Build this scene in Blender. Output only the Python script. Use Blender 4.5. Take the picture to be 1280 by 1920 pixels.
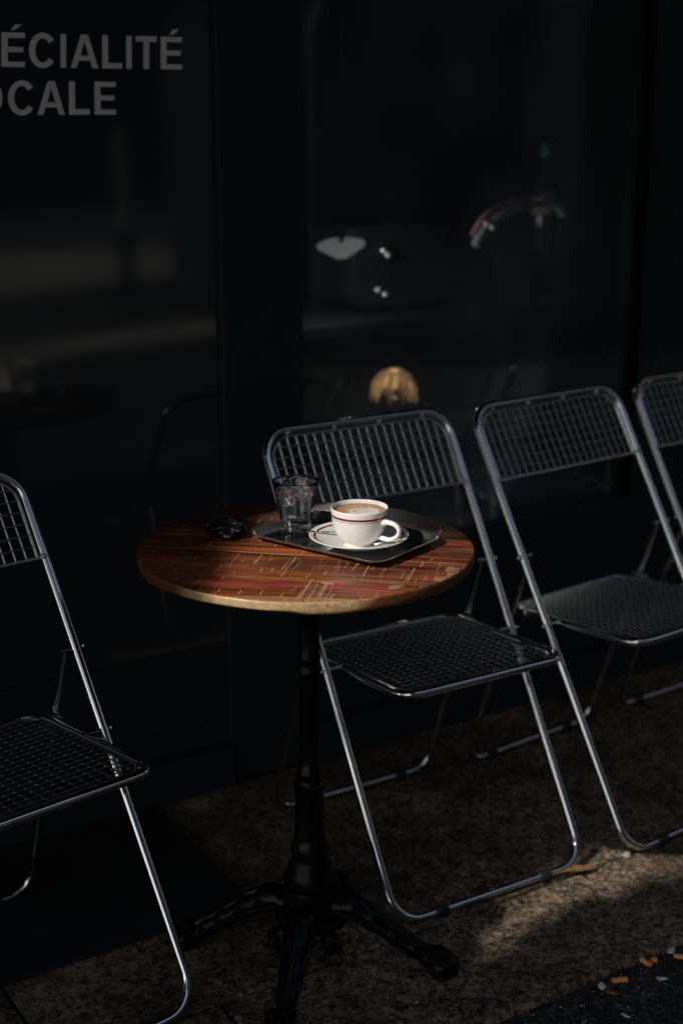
import bpy, bmesh, math, random
import numpy as np
from mathutils import Vector, Matrix
for o in list(bpy.data.objects): bpy.data.objects.remove(o)
random.seed(7); rng = np.random.default_rng(11)
R = math.radians
# ------------------------------------------------------------------ calibration (survey units -> metres)
S = 0.94                                   # one survey unit is 0.94 m
CAM = Vector((-1.216, -2.022, 1.487))      # camera in survey units
KT = 0.9331                                # size factor for what stands on the table
def W(x, y, z=0.0): return Vector((x, y, z)) * S
def TT(x, y, z=0.0): return (CAM + KT * (Vector((x, y, z)) - CAM)) * S   # table-top survey point
TS = S * KT
PITCH = R(15.9057); YAW = R(57.5)
FW = Vector((math.cos(YAW), math.sin(YAW), 0)); RT = Vector((math.sin(YAW), -math.cos(YAW), 0))
FWD = FW * math.cos(PITCH) - Vector((0, 0, 1)) * math.sin(PITCH)
UP = FW * math.sin(PITCH) + Vector((0, 0, 1)) * math.cos(PITCH)
scene = bpy.context.scene; col = scene.collection
cd = bpy.data.cameras.new('camera'); cam = bpy.data.objects.new('camera', cd); col.objects.link(cam)
cam.matrix_world = Matrix(((RT.x, UP.x, -FWD.x, CAM.x * S), (RT.y, UP.y, -FWD.y, CAM.y * S), (RT.z, UP.z, -FWD.z, CAM.z * S), (0, 0, 0, 1)))
cd.sensor_fit = 'VERTICAL'; cd.sensor_height = 36; cd.sensor_width = 24; cd.lens = 50.0
cd.clip_start = 0.05; cd.clip_end = 500
cd.dof.use_dof = True; cd.dof.focus_distance = (TT(0.09, -0.05, .78) - CAM * S).dot(FWD); cd.dof.aperture_fstop = 2.5
cd.dof.aperture_blades = 0
scene.camera = cam
# sun travels along SD
EL = R(38.0); HD = Vector((0.985, 0.17, 0)).normalized()
SD = Vector((HD.x * math.cos(EL), HD.y * math.cos(EL), -math.sin(EL)))
w = bpy.data.worlds.new('World'); scene.world = w; w.use_nodes = True
nt = w.node_tree; nt.nodes.clear()
sky = nt.nodes.new('ShaderNodeTexSky'); sky.sky_type = 'NISHITA'; sky.sun_disc = False
sky.sun_elevation = EL; sky.sun_rotation = math.atan2(-HD.x, -HD.y); sky.air_density = 1.0; sky.dust_density = 1.5
bg = nt.nodes.new('ShaderNodeBackground'); bg.inputs[1].default_value = 0.15
wo = nt.nodes.new('ShaderNodeOutputWorld'); hs = nt.nodes.new('ShaderNodeHueSaturation'); hs.inputs['Saturation'].default_value = .72; nt.links.new(sky.outputs[0], hs.inputs['Color']); nt.links.new(hs.outputs[0], bg.inputs[0]); nt.links.new(bg.outputs[0], wo.inputs[0])
sl = bpy.data.lights.new('sun', 'SUN'); so = bpy.data.objects.new('sun', sl); col.objects.link(so)
sl.energy = 3.7; sl.angle = R(0.55); sl.color = (1.0, 0.95, 0.88); so.location = (-6, -1, 8)
so.rotation_euler = SD.to_track_quat('-Z', 'Y').to_euler()
scene.view_settings.view_transform = 'Standard'; scene.view_settings.look = 'None'
scene.view_settings.exposure = 0.0; scene.view_settings.gamma = 1.0
scene.render.resolution_x = 682; scene.render.resolution_y = 1024

# ------------------------------------------------------------------ helpers
def link(o): col.objects.link(o); return o
def tag(o, label=None, cat=None, group=None, kind=None):
    for k, v in (('label', label), ('category', cat), ('group', group), ('kind', kind)):
        if v: o[k] = v
    return o
def thing(name, loc, label, cat, group=None, rz=0):
    o = link(bpy.data.objects.new(name, None)); o.location = loc; o.rotation_euler = (0, 0, rz)
    o.empty_display_size = .05
    return tag(o, label, cat, group)
def obj(name, bm, mat, parent=None, smooth=True, loc=None, k=S, ang=40, rz=0):
    bmesh.ops.scale(bm, vec=(k, k, k), verts=bm.verts)
    bmesh.ops.recalc_face_normals(bm, faces=bm.faces)
    me = bpy.data.meshes.new(name); bm.to_mesh(me); bm.free()
    if smooth:
        me.polygons.foreach_set('use_smooth', [True] * len(me.polygons))
        if ang < 180:
            me.set_sharp_from_angle(angle=R(ang))
    o = link(bpy.data.objects.new(name, me))
    if isinstance(mat, (list, tuple)):
        for m in mat: me.materials.append(m)
    elif mat: me.materials.append(mat)
    if parent: o.parent = parent
    if loc is not None: o.location = loc
    if rz: o.rotation_euler = (0, 0, rz)
    return o
def bm_new(): return bmesh.new()
def box(bm, x0, x1, y0, y1, z0, z1, bev=0.0):
    vs = [bm.verts.new(p) for p in ((x0, y0, z0), (x1, y0, z0), (x1, y1, z0), (x0, y1, z0), (x0, y0, z1), (x1, y0, z1), (x1, y1, z1), (x0, y1, z1))]
    fs = [bm.faces.new([vs[i] for i in f]) for f in ((3, 2, 1, 0), (4, 5, 6, 7), (0, 1, 5, 4), (1, 2, 6, 5), (2, 3, 7, 6), (3, 0, 4, 7))]
    if bev:
        es = list({e for f in fs for e in f.edges}); bmesh.ops.bevel(bm, geom=es, offset=bev, segments=2, affect='EDGES', profile=.5)
    return bm
def tube(bm, pts, r, closed=False, seg=10, cap=True, radii=None, flat=None):
    P = [Vector(p) for p in pts]; n = len(P); rings = []
    T = []
    for i in range(n):
        if closed: t = P[(i + 1) % n] - P[i - 1]
        else: t = P[min(i + 1, n - 1)] - P[max(i - 1, 0)]
        T.append(t.normalized())
    ref = Vector((0, 0, 1)) if abs(T[0].z) < .9 else Vector((1, 0, 0))
    u = (ref - T[0] * ref.dot(T[0])).normalized()
    for i in range(n):
        u = (u - T[i] * u.dot(T[i])).normalized(); v = T[i].cross(u)
        rr = radii[i] if radii else r
        ring = []
        for k in range(seg):
            a = 2 * math.pi * k / seg
            d = u * math.cos(a) + v * math.sin(a)
            q = d * rr
            if flat: q = Vector((q.x * flat[i][0], q.y * flat[i][1], q.z * flat[i][2]))
            ring.append(bm.verts.new(P[i] + q))
        rings.append(ring)
    # closed loops: match the twist of the last ring
    m = n if closed else n - 1
    for i in range(m):
        A = rings[i]; B = rings[(i + 1) % n]; off = 0
        if closed and i == n - 1:
            off = min(range(seg), key=lambda k: (B[k].co - P[0] - (A[0].co - P[-1])).length)
        for k in range(seg):
            bm.faces.new((A[k], A[(k + 1) % seg], B[(k + 1 + off) % seg], B[(k + off) % seg]))
    if cap and not closed:
        bm.faces.new(rings[0][::-1]); bm.faces.new(rings[-1])
    return bm
def fillet(pts, r, n=7, closed=True):
    P = [Vector(p) for p in pts]; out = []; N = len(P)
    for i in range(N):
        if not closed and i in (0, N - 1): out.append(P[i]); continue
        a = (P[i - 1] - P[i]); b = (P[(i + 1) % N] - P[i]); ua = a.normalized(); ub = b.normalized()
        th = ua.angle(ub); d = r / math.tan(th / 2)
        s = P[i] + ua * d; e = P[i] + ub * d; c = P[i] + (ua + ub).normalized() * (r / math.sin(th / 2))
        vs = s - c; ve = e - c; tot = vs.angle(ve)
        for k in range(n + 1):
            t = k / n
            out.append(c + (vs * math.sin((1 - t) * tot) + ve * math.sin(t * tot)) / math.sin(tot))
    return out
def lathe(bm, prof, seg=48, cx=0, cy=0, closed=False, ripple=None):
    rings = []
    for (r, z) in prof:
        if r < 1e-6: rings.append([bm.verts.new((cx, cy, z))])
        else:
            ring = []
            for k in range(seg):
                a = 2 * math.pi * k / seg; rr = r * (ripple(a, z) if ripple else 1)
                ring.append(bm.verts.new((cx + rr * math.cos(a), cy + rr * math.sin(a), z)))
            rings.append(ring)
    pairs = list(zip(rings[:-1], rings[1:]))
    if closed: pairs.append((rings[-1], rings[0]))
    for A, B in pairs:
        if len(A) == 1 and len(B) == 1: continue
        for k in range(seg):
            k2 = (k + 1) % seg
            if len(A) == 1: bm.faces.new((A[0], B[k2], B[k]))
            elif len(B) == 1: bm.faces.new((A[k], A[k2], B[0]))
            else: bm.faces.new((A[k], A[k2], B[k2], B[k]))
    return bm
def uvs(bm, c, r, u=14, v=8, sc=(1, 1, 1)):
    m = Matrix.Translation(c) @ Matrix.Diagonal((sc[0], sc[1], sc[2], 1))
    bmesh.ops.create_uvsphere(bm, u_segments=u, v_segments=v, radius=r, matrix=m); return bm
def catmull(ctrl, n=6):
    C = [Vector(c) for c in ctrl]; out = []
    for i in range(len(C) - 1):
        p0 = C[max(i - 1, 0)]; p1 = C[i]; p2 = C[i + 1]; p3 = C[min(i + 2, len(C) - 1)]
        for k in range(n):
            t = k / n
            out.append(0.5 * ((2 * p1) + (p2 - p0) * t + (2 * p0 - 5 * p1 + 4 * p2 - p3) * t * t + (3 * p1 - p0 - 3 * p2 + p3) * t ** 3))
    out.append(C[-1]); return out

# ------------------------------------------------------------------ materials
def mat(name, color=(.5, .5, .5), rough=.5, metal=0, spec=.5, **kw):
    m = bpy.data.materials.new(name); m.use_nodes = True; b = m.node_tree.nodes['Principled BSDF']
    b.inputs['Base Color'].default_value = (*color, 1); b.inputs['Roughness'].default_value = rough
    b.inputs['Metallic'].default_value = metal; b.inputs['Specular IOR Level'].default_value = spec
    for k, v in kw.items(): b.inputs[k.replace('_', ' ')].default_value = v
    return m
def N(m, t, **kw):
    n = m.node_tree.nodes.new(t)
    for k, v in kw.items():
        if k.startswith('i_'): n.inputs[k[2:].replace('_', ' ')].default_value = v
        else: setattr(n, k, v)
    return n
def L(m, a, b): m.node_tree.links.new(a, b)
def bsdf(m): return m.node_tree.nodes['Principled BSDF']
def coords(m, scale=(1, 1, 1), kind='Object'):
    tc = N(m, 'ShaderNodeTexCoord'); mp = N(m, 'ShaderNodeMapping'); mp.inputs['Scale'].default_value = scale
    L(m, tc.outputs[kind], mp.inputs[0]); return mp.outputs[0]
def noise(m, vec, scale, detail=4, rough=.55):
    n = N(m, 'ShaderNodeTexNoise'); n.inputs['Scale'].default_value = scale; n.inputs['Detail'].default_value = detail
    n.inputs['Roughness'].default_value = rough; L(m, vec, n.inputs['Vector']); return n.outputs['Fac']
def ramp(m, fac, stops, interp='LINEAR'):
    r = N(m, 'ShaderNodeValToRGB'); r.color_ramp.interpolation = interp
    while len(r.color_ramp.elements) < len(stops): r.color_ramp.elements.new(.5)
    for e, (p, c) in zip(r.color_ramp.elements, stops):
        e.position = p; e.color = (*c, 1) if len(c) == 3 else c
    L(m, fac, r.inputs[0]); return r.outputs[0]
def bump(m, h, strength=.3, dist=.002):
    b = N(m, 'ShaderNodeBump'); b.inputs['Strength'].default_value = strength; b.inputs['Distance'].default_value = dist
    L(m, h, b.inputs['Height']); L(m, b.outputs[0], bsdf(m).inputs['Normal'])
def mixc(m, f, a, b, mode='MIX'):
    x = N(m, 'ShaderNodeMix', data_type='RGBA', blend_type=mode)
    for s, v in ((x.inputs[0], f), (x.inputs[6], a), (x.inputs[7], b)):
        if hasattr(v, 'links') or hasattr(v, 'is_linked'): L(m, v, s)
        else: s.default_value = (*v, 1) if isinstance(v, tuple) else v
    return x.outputs[2]

chrome = mat('chrome', (.62, .63, .64), .1, 1.0)
v_ = coords(chrome); L(chrome, ramp(chrome, noise(chrome, v_, 35, 5), [(.3, (.03,) * 3), (.75, (.11,) * 3)]), bsdf(chrome).inputs['Roughness'])
wire_m = mat('wire_steel', (.86, .87, .88), .27, 1.0)
rubber = mat('black_rubber', (.012, .012, .013), .55)
iron = mat('cast_iron', (.004, .0045, .005), .22, 0, .13)
v_ = coords(iron); nz = noise(iron, v_, 60, 6); bump(iron, nz, .35, .002)
L(iron, ramp(iron, noise(iron, v_, 30, 4), [(.3, (.14,) * 3), (.7, (.42,) * 3)]), bsdf(iron).inputs['Roughness'])
steel = mat('tray_steel', (.34, .34, .34), .22, 1.0)
v_ = coords(steel, (1, 1, 1)); L(steel, ramp(steel, noise(steel, v_, 45, 8, .7), [(.3, (.08,) * 3), (.7, (.24,) * 3)]), bsdf(steel).inputs['Roughness'])
L(steel, ramp(steel, noise(steel, v_, 14, 6, .7), [(.3, (.22, .22, .22)), (.7, (.38, .375, .37))]), bsdf(steel).inputs['Base Color'])
brushed = mat('brushed_steel', (.7, .69, .67), .36, 1.0); v_ = coords(brushed); L(brushed, ramp(brushed, noise(brushed, v_, 60, 7, .7), [(.3, (.45, .44, .42)), (.7, (.70, .69, .67))]), bsdf(brushed).inputs['Base Color'])
bump(brushed, noise(brushed, v_, 300, 3), .15, .0005)
porc = mat('porcelain', (.80, .765, .70), .12, 0, .5)
v_ = coords(porc); L(porc, ramp(porc, noise(porc, v_, 90, 5), [(.35, (.77, .745, .70)), (.6, (.82, .80, .76))]), bsdf(porc).inputs['Base Color'])
L(porc, ramp(porc, noise(porc, v_, 200, 3), [(.3, (.08,) * 3), (.7, (.2,) * 3)]), bsdf(porc).inputs['Roughness'])
redband = mat('red_glaze', (.20, .012, .02), .14)
glass = mat('glass', (1, 1, 1), .0, 0, .5, Transmission_Weight=1.0, IOR=1.48)
water = mat('water', (1, 1, 1), .0, 0, .5, Transmission_Weight=1.0, IOR=1.33)
leather = mat('black_leather', (.008, .008, .009), .33); v_ = coords(leather); bump(leather, noise(leather, v_, 120, 5), .4, .002)
blackpaint = mat('black_paint', (.020, .026, .030), .42, 0, .15); v_ = coords(blackpaint)
L(blackpaint, ramp(blackpaint, noise(blackpaint, v_, 3, 6), [(.3, (.35,) * 3), (.7, (.55,) * 3)]), bsdf(blackpaint).inputs['Roughness'])
blackglass = mat('black_glass', (.020, .026, .030), .045, 0, .5); v_ = coords(blackglass)
L(blackglass, ramp(blackglass, noise(blackglass, v_, 2.2, 7, .65), [(.35, (.03,) * 3), (.75, (.11,) * 3)]), bsdf(blackglass).inputs['Roughness'])
vinyl = mat('grey_vinyl', (.62, .60, .63), .6); v_ = coords(vinyl)
L(vinyl, ramp(vinyl, noise(vinyl, v_, 25, 5), [(.3, (.70, .69, .74)), (.7, (.80, .79, .84))]), bsdf(vinyl).inputs['Base Color'])
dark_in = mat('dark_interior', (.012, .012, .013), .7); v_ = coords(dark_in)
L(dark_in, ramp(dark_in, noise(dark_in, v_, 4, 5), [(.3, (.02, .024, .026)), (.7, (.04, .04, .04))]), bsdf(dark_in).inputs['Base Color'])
paper = mat('white_paper', (.75, .73, .72), .8); v_ = coords(paper); bump(paper, noise(paper, v_, 30, 4), .3, .002)
straw = mat('straw', (.45, .27, .12), .8); v_ = coords(straw, (6, 6, 1))
L(straw, ramp(straw, noise(straw, v_, 40, 4), [(.3, (.25, .14, .06)), (.7, (.55, .36, .18))]), bsdf(straw).inputs['Base Color'])

voidm = mat('soot_black', (.005, .006, .007), .8, 0, .1); v_ = coords(voidm); L(voidm, ramp(voidm, noise(voidm, v_, 5, 5), [(.3, (.003, .004, .005)), (.7, (.007, .008, .009))]), bsdf(voidm).inputs['Base Color'])
# window pane: clear glass with a painted pale haze that lifts its blacks
pane_m = bpy.data.materials.new('window_glass'); pane_m.use_nodes = True; t = pane_m.node_tree; t.nodes.clear()
o_ = t.nodes.new('ShaderNodeOutputMaterial'); mx = t.nodes.new('ShaderNodeMixShader'); tr = t.nodes.new('ShaderNodeBsdfTransparent'); gl = t.nodes.new('ShaderNodeBsdfGlossy')
fr = t.nodes.new('ShaderNodeFresnel'); fr.inputs[0].default_value = 1.5; gl.inputs['Roughness'].default_value = .02; tr.inputs[0].default_value = (.80, .84, .86, 1)
tcg = t.nodes.new('ShaderNodeTexCoord'); ng = t.nodes.new('ShaderNodeTexNoise'); ng.inputs['Scale'].default_value = 3; rg = t.nodes.new('ShaderNodeMapRange')
rg.inputs[3].default_value = .01; rg.inputs[4].default_value = .06
t.links.new(tcg.outputs['Object'], ng.inputs[0]); t.links.new(ng.outputs[0], rg.inputs[0]); t.links.new(rg.outputs[0], gl.inputs['Roughness'])
df = t.nodes.new('ShaderNodeBsdfDiffuse'); df.inputs[0].default_value = (.55, .68, .74, 1); md = t.nodes.new('ShaderNodeMixShader')
nd = t.nodes.new('ShaderNodeTexNoise'); nd.inputs['Scale'].default_value = 5; nd.inputs['Detail'].default_value = 6; rd = t.nodes.new('ShaderNodeMapRange'); rd.inputs[1].default_value = .3; rd.inputs[2].default_value = .7; rd.inputs[3].default_value = .03; rd.inputs[4].default_value = .065
t.links.new(tcg.outputs['Object'], nd.inputs[0]); t.links.new(nd.outputs[0], rd.inputs[0]); t.links.new(rd.outputs[0], md.inputs[0]); t.links.new(tr.outputs[0], md.inputs[1]); t.links.new(df.outputs[0], md.inputs[2])
t.links.new(fr.outputs[0], mx.inputs[0]); t.links.new(md.outputs[0], mx.inputs[1]); t.links.new(gl.outputs[0], mx.inputs[2]); t.links.new(mx.outputs[0], o_.inputs[0])

# granite
granite = mat('granite', (.2, .15, .1), .8, 0, .3); m = granite; v_ = coords(m)
vor = N(m, 'ShaderNodeTexVoronoi'); vor.inputs['Scale'].default_value = 185; L(m, v_, vor.inputs['Vector'])
sep = N(m, 'ShaderNodeSeparateColor'); L(m, vor.outputs['Color'], sep.inputs[0])
vor2 = N(m, 'ShaderNodeTexVoronoi'); vor2.inputs['Scale'].default_value = 95; L(m, v_, vor2.inputs['Vector'])
sep2 = N(m, 'ShaderNodeSeparateColor'); L(m, vor2.outputs['Color'], sep2.inputs[0])
c1 = ramp(m, sep.outputs[0], [(0, (.016, .017, .018)), (.30, (.035, .033, .032)), (.42, (.15, .11, .075)), (.65, (.30, .22, .15)), (.86, (.48, .37, .27)), (1, (.66, .57, .46))])
c2 = ramp(m, sep2.outputs[1], [(0, (.020, .020, .020)), (.34, (.07, .058, .047)), (.7, (.27, .20, .135)), (1, (.42, .32, .23))])
c3 = mixc(m, noise(m, v_, 60, 3), c1, c2)
dirt = ramp(m, noise(m, v_, 2.6, 8, .65), [(.34, (.30, .28, .27)), (.62, (1, 1, 1))])
dirt2 = ramp(m, noise(m, v_, 22, 5, .6), [(.3, (.45, .42, .40)), (.62, (1, 1, 1))])
L(m, mixc(m, 1.0, mixc(m, 1.0, mixc(m, 1.0, c3, dirt, 'MULTIPLY'), dirt2, 'MULTIPLY'), (.94, .89, .80), 'MULTIPLY'), bsdf(m).inputs['Base Color'])
bump(m, noise(m, v_, 160, 6, .7), .6, .003)
asphalt = mat('asphalt', (.03, .03, .032), .85, 0, .3); m = asphalt; v_ = coords(m)
vor = N(m, 'ShaderNodeTexVoronoi'); vor.inputs['Scale'].default_value = 150; L(m, v_, vor.inputs['Vector'])
sep = N(m, 'ShaderNodeSeparateColor'); L(m, vor.outputs['Color'], sep.inputs[0])
L(m, mixc(m, 1.0, ramp(m, sep.outputs[0], [(0, (.010, .010, .011)), (.7, (.028, .028, .03)), (1, (.09, .085, .08))]), ramp(m, noise(m, v_, 1.5, 6), [(.3, (.5,) * 3), (.7, (1, 1, 1))]), 'MULTIPLY'), bsdf(m).inputs['Base Color'])
bump(m, noise(m, v_, 220, 6, .7), .9, .004)
stone = mat('pale_stone', (.28, .26, .23), .85); v_ = coords(stone)
L(stone, ramp(stone, noise(stone, v_, 1.2, 8, .7), [(.3, (.24, .24, .21)), (.7, (.40, .37, .33))]), bsdf(stone).inputs['Base Color']); bump(stone, noise(stone, v_, 30, 5), .4, .01)
render_m = mat('grey_render', (.16, .155, .14), .9); v_ = coords(render_m)
L(render_m, ramp(render_m, noise(render_m, v_, .8, 8, .7), [(.3, (.05, .05, .045)), (.7, (.10, .095, .085))]), bsdf(render_m).inputs['Base Color'])
dglass = mat('dark_window', (.02, .025, .03), .08)
bark = mat('bark', (.12, .10, .075), .9); v_ = coords(bark, (1, 1, .25)); L(bark, ramp(bark, noise(bark, v_, 14, 7), [(.3, (.05, .04, .03)), (.7, (.2, .17, .13))]), bsdf(bark).inputs['Base Color']); bump(bark, noise(bark, v_, 14, 7), .8, .02)
leafm = mat('leaf', (.045, .075, .025), .5); v_ = coords(leafm); L(leafm, ramp(leafm, noise(leafm, v_, 3, 3), [(.3, (.025, .05, .015)), (.7, (.07, .11, .035))]), bsdf(leafm).inputs['Base Color'])

# ------------------------------------------------------------------ setting: ground
YW = 0.62            # shop front plane
bm = bm_new(); box(bm, -60, 60, -60, 60, -.9, -.014); obj('road', bm, asphalt)['kind'] = 'structure'
# pavement slabs behind the joint, one sheet with real joints between slabs
bm = bm_new()
xs = [-10.45 + 1.98 * i for i in range(12)]
for a, b in zip(xs[:-1], xs[1:]):
    box(bm, a + .003, b - .003, -.113, .60, -.12, 0, .003)
obj('pavement', bm, granite, smooth=False)['kind'] = 'structure'
bm = bm_new(); box(bm, -10.4, 10.8, -.392, .64, -.14, -.008); obj('pavement_bed', bm, asphalt, smooth=False)['kind'] = 'structure'
bm = bm_new()
xs = [-9.25 + 1.80 * i for i in range(12)]
for a, b in zip(xs[:-1], xs[1:]):
    box(bm, a + .002, b - .002, -.401, -.119, -.2, -.001, .006)
kerb = obj('kerb', bm, granite, smooth=False); kerb['kind'] = 'structure'

# ------------------------------------------------------------------ the shop front
shop = thing('shop_front', W(0, YW, 0), 'black painted cafe front with large dark windows behind the folding chairs', 'building')
def local(bm): bmesh.ops.translate(bm, vec=(0, -YW, 0), verts=bm.verts); return bm
XL0, XL1, XR0, XR1 = -2.6, .165, .362, 3.4
for a, b in ((XL0 - .5, XL0), (XL1, XR0), (XR1, XR1 + .4)):
    bm = bm_new(); box(bm, a, b, YW - .012, YW + .2, 0, 3.0, .004); obj('pillar', local(bm), blackpaint, shop, smooth=False)
bm = bm_new()
for a, b, zt in ((XL0, XL1, .34), (XR0, XR1, .50)):
    box(bm, a + .001, b - .001, YW - .004, YW + .12, .10, zt, .004)
    box(bm, a + .06, b - .06, YW - .010, YW - .003, .16, zt - .05, .003)
obj('stall_riser', local(bm), blackpaint, shop, smooth=False)
bm = bm_new(); box(bm, XL0 + .001, XL1 - .001, YW - .03, YW + .1, .0, .098, .004); box(bm, XR0 + .001, XR1 - .001, YW - .03, YW + .1, .0, .098, .004)
obj('plinth', local(bm), blackpaint, shop, smooth=False)
bm = bm_new(); box(bm, XL0 - .5, XR1 + .4, YW - .02, YW + .2, 3.001, 3.7, .01); obj('fascia', local(bm), blackpaint, shop, smooth=False)
bm = bm_new(); box(bm, XL0 + .001, XL1 - .001, YW + .004, YW + .03, .341, 3.0); obj('window_panel', local(bm), blackglass, shop, smooth=False)
bm = bm_new(); box(bm, XR0 + .001, XR1 - .001, YW + .010, YW + .016, .501, 3.0); obj('window_pane', local(bm), pane_m, shop, smooth=False)
bm = bm_new(); box(bm, 1.322, 1.365, YW - .006, YW + .04, .502, 2.999, .003); obj('mullion', local(bm), voidm, shop, smooth=False)
# room behind
bm = bm_new()
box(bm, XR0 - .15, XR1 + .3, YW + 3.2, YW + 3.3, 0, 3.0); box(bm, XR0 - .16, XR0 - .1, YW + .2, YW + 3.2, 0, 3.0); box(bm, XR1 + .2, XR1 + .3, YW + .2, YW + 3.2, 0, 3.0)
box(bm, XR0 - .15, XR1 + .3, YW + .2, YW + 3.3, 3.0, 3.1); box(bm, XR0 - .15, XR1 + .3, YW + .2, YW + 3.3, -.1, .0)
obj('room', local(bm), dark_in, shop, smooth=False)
bm = bm_new(); box(bm, -9, XL0 - .5, YW, YW + 4, 0, 9); box(bm, XR1 + .4, 11, YW, YW + 4, 0, 9); box(bm, XL0 - .49, XR1 + .39, YW + .01, YW + 4, 3.701, 9)
obj('upper_wall', local(bm), render_m, shop, smooth=False)
for i in range(9):
    for zz in (4.3, 6.9):
        bm = bm_new(); box(bm, -8 + i * 2.1, -7 + i * 2.1, YW - .012, YW + .0, zz, zz + 1.6, .004)
        obj('upper_window', local(bm), dglass, shop, smooth=False)
awn = thing('added_awning', W(1.6, YW, 3.1), 'plain black canvas canopy, unseen and added above the chairs to cut the sky they mirror', 'added_awning')  # unseen canvas roof, added to narrow the sky mirrored in the chrome
canvas = mat('black_canvas', (.012, .012, .013), .9); v_ = coords(canvas); bump(canvas, noise(canvas, v_, 40, 4), .3, .005)
bm = bm_new(); n = 12; rows = []
for i in range(n + 1):
    t = i / n; rows.append([bm.verts.new((x, -.03 - 1.85 * t, -.05 - .35 * t - .03 * math.sin(t * math.pi))) for x in np.linspace(-3.0, 4.6, 20)])
for A, B in zip(rows[:-1], rows[1:]):
    for k in range(19): bm.faces.new((A[k], A[k + 1], B[k + 1], B[k]))
bmesh.ops.solidify(bm, geom=bm.faces[:], thickness=.004); obj('canopy', bm, canvas, awn)
for x in (-2.95, 0, 4.5):
    bm = bm_new(); tube(bm, [(x, -.02, -.65), (x, -1.84, -.44)], .012, seg=8); obj('arm', bm, blackpaint, awn)

# lettering (hand drawn grotesque capitals); each glyph is drawn in a box of height 1
st = .20
def poly_glyph(ch, wd):
    """list of polygons (outlines) that do not overlap"""
    R_ = lambda x0, z0, x1, z1: [(x0, z0), (x1, z0), (x1, z1), (x0, z1)]
    if ch == 'I': return [R_(0, 0, wd, 1)]
    if ch == 'L': return [R_(0, 0, st, 1), R_(st, 0, wd, .165)]
    if ch == 'T': return [R_(0, .835, wd, 1), R_(wd / 2 - st / 2, 0, wd / 2 + st / 2, .835)]
    if ch in 'EÉ':
        g = [R_(0, 0, st, 1), R_(st, 0, wd, .155), R_(st, .845, wd, 1), R_(st, .435, wd * .93, .585)]
        if ch == 'É': g.append([(wd * .40, 1.075), (wd * .58, 1.075), (wd * .86, 1.235), (wd * .58, 1.235)])
        return g
    if ch == 'A':
        h = wd / 2; a = .115
        return [[(0, 0), (.2, 0), (h, .80), (h, 1.0), (h - a, 1)], [(wd - .2, 0), (wd, 0), (h + a, 1), (h, 1.0), (h, .80)],
                [(.2 + .22 * (h - .2) / .8, .22), (wd - .2 - .22 * (h - .2) / .8, .22), (wd - .2 - .37 * (h - .2) / .8, .37), (.2 + .37 * (h - .2) / .8, .37)]]
    if ch in 'OC':
        out = []; n = 40; cx = wd / 2; ro = (wd / 2 if ch == 'O' else wd / 2 * 1.10, .52); ri = (ro[0] - st, .52 - .165)
        a0, a1 = (0, 360) if ch == 'O' else (37, 323); cx = cx if ch == 'O' else wd * .55
        for i in range(n):
            p, q = (R(a0 + (a1 - a0) * (i + j) / n) for j in (0, 1))
            out.append([(cx + ro[0] * math.cos(p), .5 + ro[1] * math.sin(p)), (cx + ro[0] * math.cos(q), .5 + ro[1] * math.sin(q)),
                        (cx + ri[0] * math.cos(q), .5 + ri[1] * math.sin(q)), (cx + ri[0] * math.cos(p), .5 + ri[1] * math.sin(p))])
        return out
    if ch == 'P':
        out = [R_(0, 0, st, 1)]; n = 14; cz = .69; ro, ri = .31, .155
        out += [R_(st, .845, wd - ro, 1), R_(st, .38, wd - ro, .535)]
        for i in range(n):
            p, q = (R(-90 + 180 * (i + j) / n) for j in (0, 1)); c = wd - ro
            out.append([(c + ro * math.cos(p), cz + ro * math.sin(p)), (c + ro * math.cos(q), cz + ro * math.sin(q)), (c + ri * math.cos(q), cz + ri * math.sin(q)), (c + ri * math.cos(p), cz + ri * math.sin(p))])
        return out
    if ch == 'S':
        c = catmull([(wd * .90, 0, .74), (wd * .72, 0, .90), (wd * .45, 0, .93), (wd * .15, 0, .80), (wd * .22, 0, .60), (wd * .5, 0, .50), (wd * .82, 0, .38), (wd * .86, 0, .19), (wd * .55, 0, .06), (wd * .26, 0, .09), (wd * .07, 0, .27)], 6)
        out = []; h = .088
        for i in range(len(c) - 1):
            def nrm(k):
                t_ = (c[min(k + 1, len(c) - 1)] - c[max(k - 1, 0)]).normalized(); return Vector((-t_.z, 0, t_.x))
            a_, b_ = nrm(i), nrm(i + 1)
            out.append([((c[i] + a_ * h).x, (c[i] + a_ * h).z), ((c[i + 1] + b_ * h).x, (c[i + 1] + b_ * h).z), ((c[i + 1] - b_ * h).x, (c[i + 1] - b_ * h).z), ((c[i] - a_ * h).x, (c[i] - a_ * h).z)])
        return out
sign = thing('window_lettering', W(-.1, YW, 1.55), 'pale grey capital letters on the black window above the left chair reading SPÉCIALITÉ LOCALE', 'lettering')
def glyph(ch, x0, x1, z0, h):
    bm = bm_new()
    sh = .047 - .09 * (x0 + .1)          # the stuck-on letters lean a little
    for poly in poly_glyph(ch, (x1 - x0) / h):
        f = [bm.verts.new((x0 + .1 + (px + pz * sh) * h, .0032, z0 - 1.55 + pz * h)) for px, pz in poly]
        bm.faces.new(f)
    obj('letter', bm, vinyl, sign, smooth=False)
ROW1 = [('S', -.375, -.332), ('P', -.322, -.280), ('É', -.271, -.226), ('C', -.218, -.169), ('I', -.156, -.145), ('A', -.136, -.08), ('L', -.072, -.031), ('I', -.022, -.011), ('T', -.002, .042), ('É', .051, .097)]
ROW2 = [('L', -.370, -.330), ('O', -.324, -.275), ('C', -.264, -.215), ('A', -.207, -.152), ('L', -.144, -.102), ('E', -.092, -.048)]
for ch, a, b in ROW1: glyph(ch, a, b, 1.5575, .0605)
for ch, a, b in ROW2: glyph(ch, a, b, 1.4725, .0605)

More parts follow.
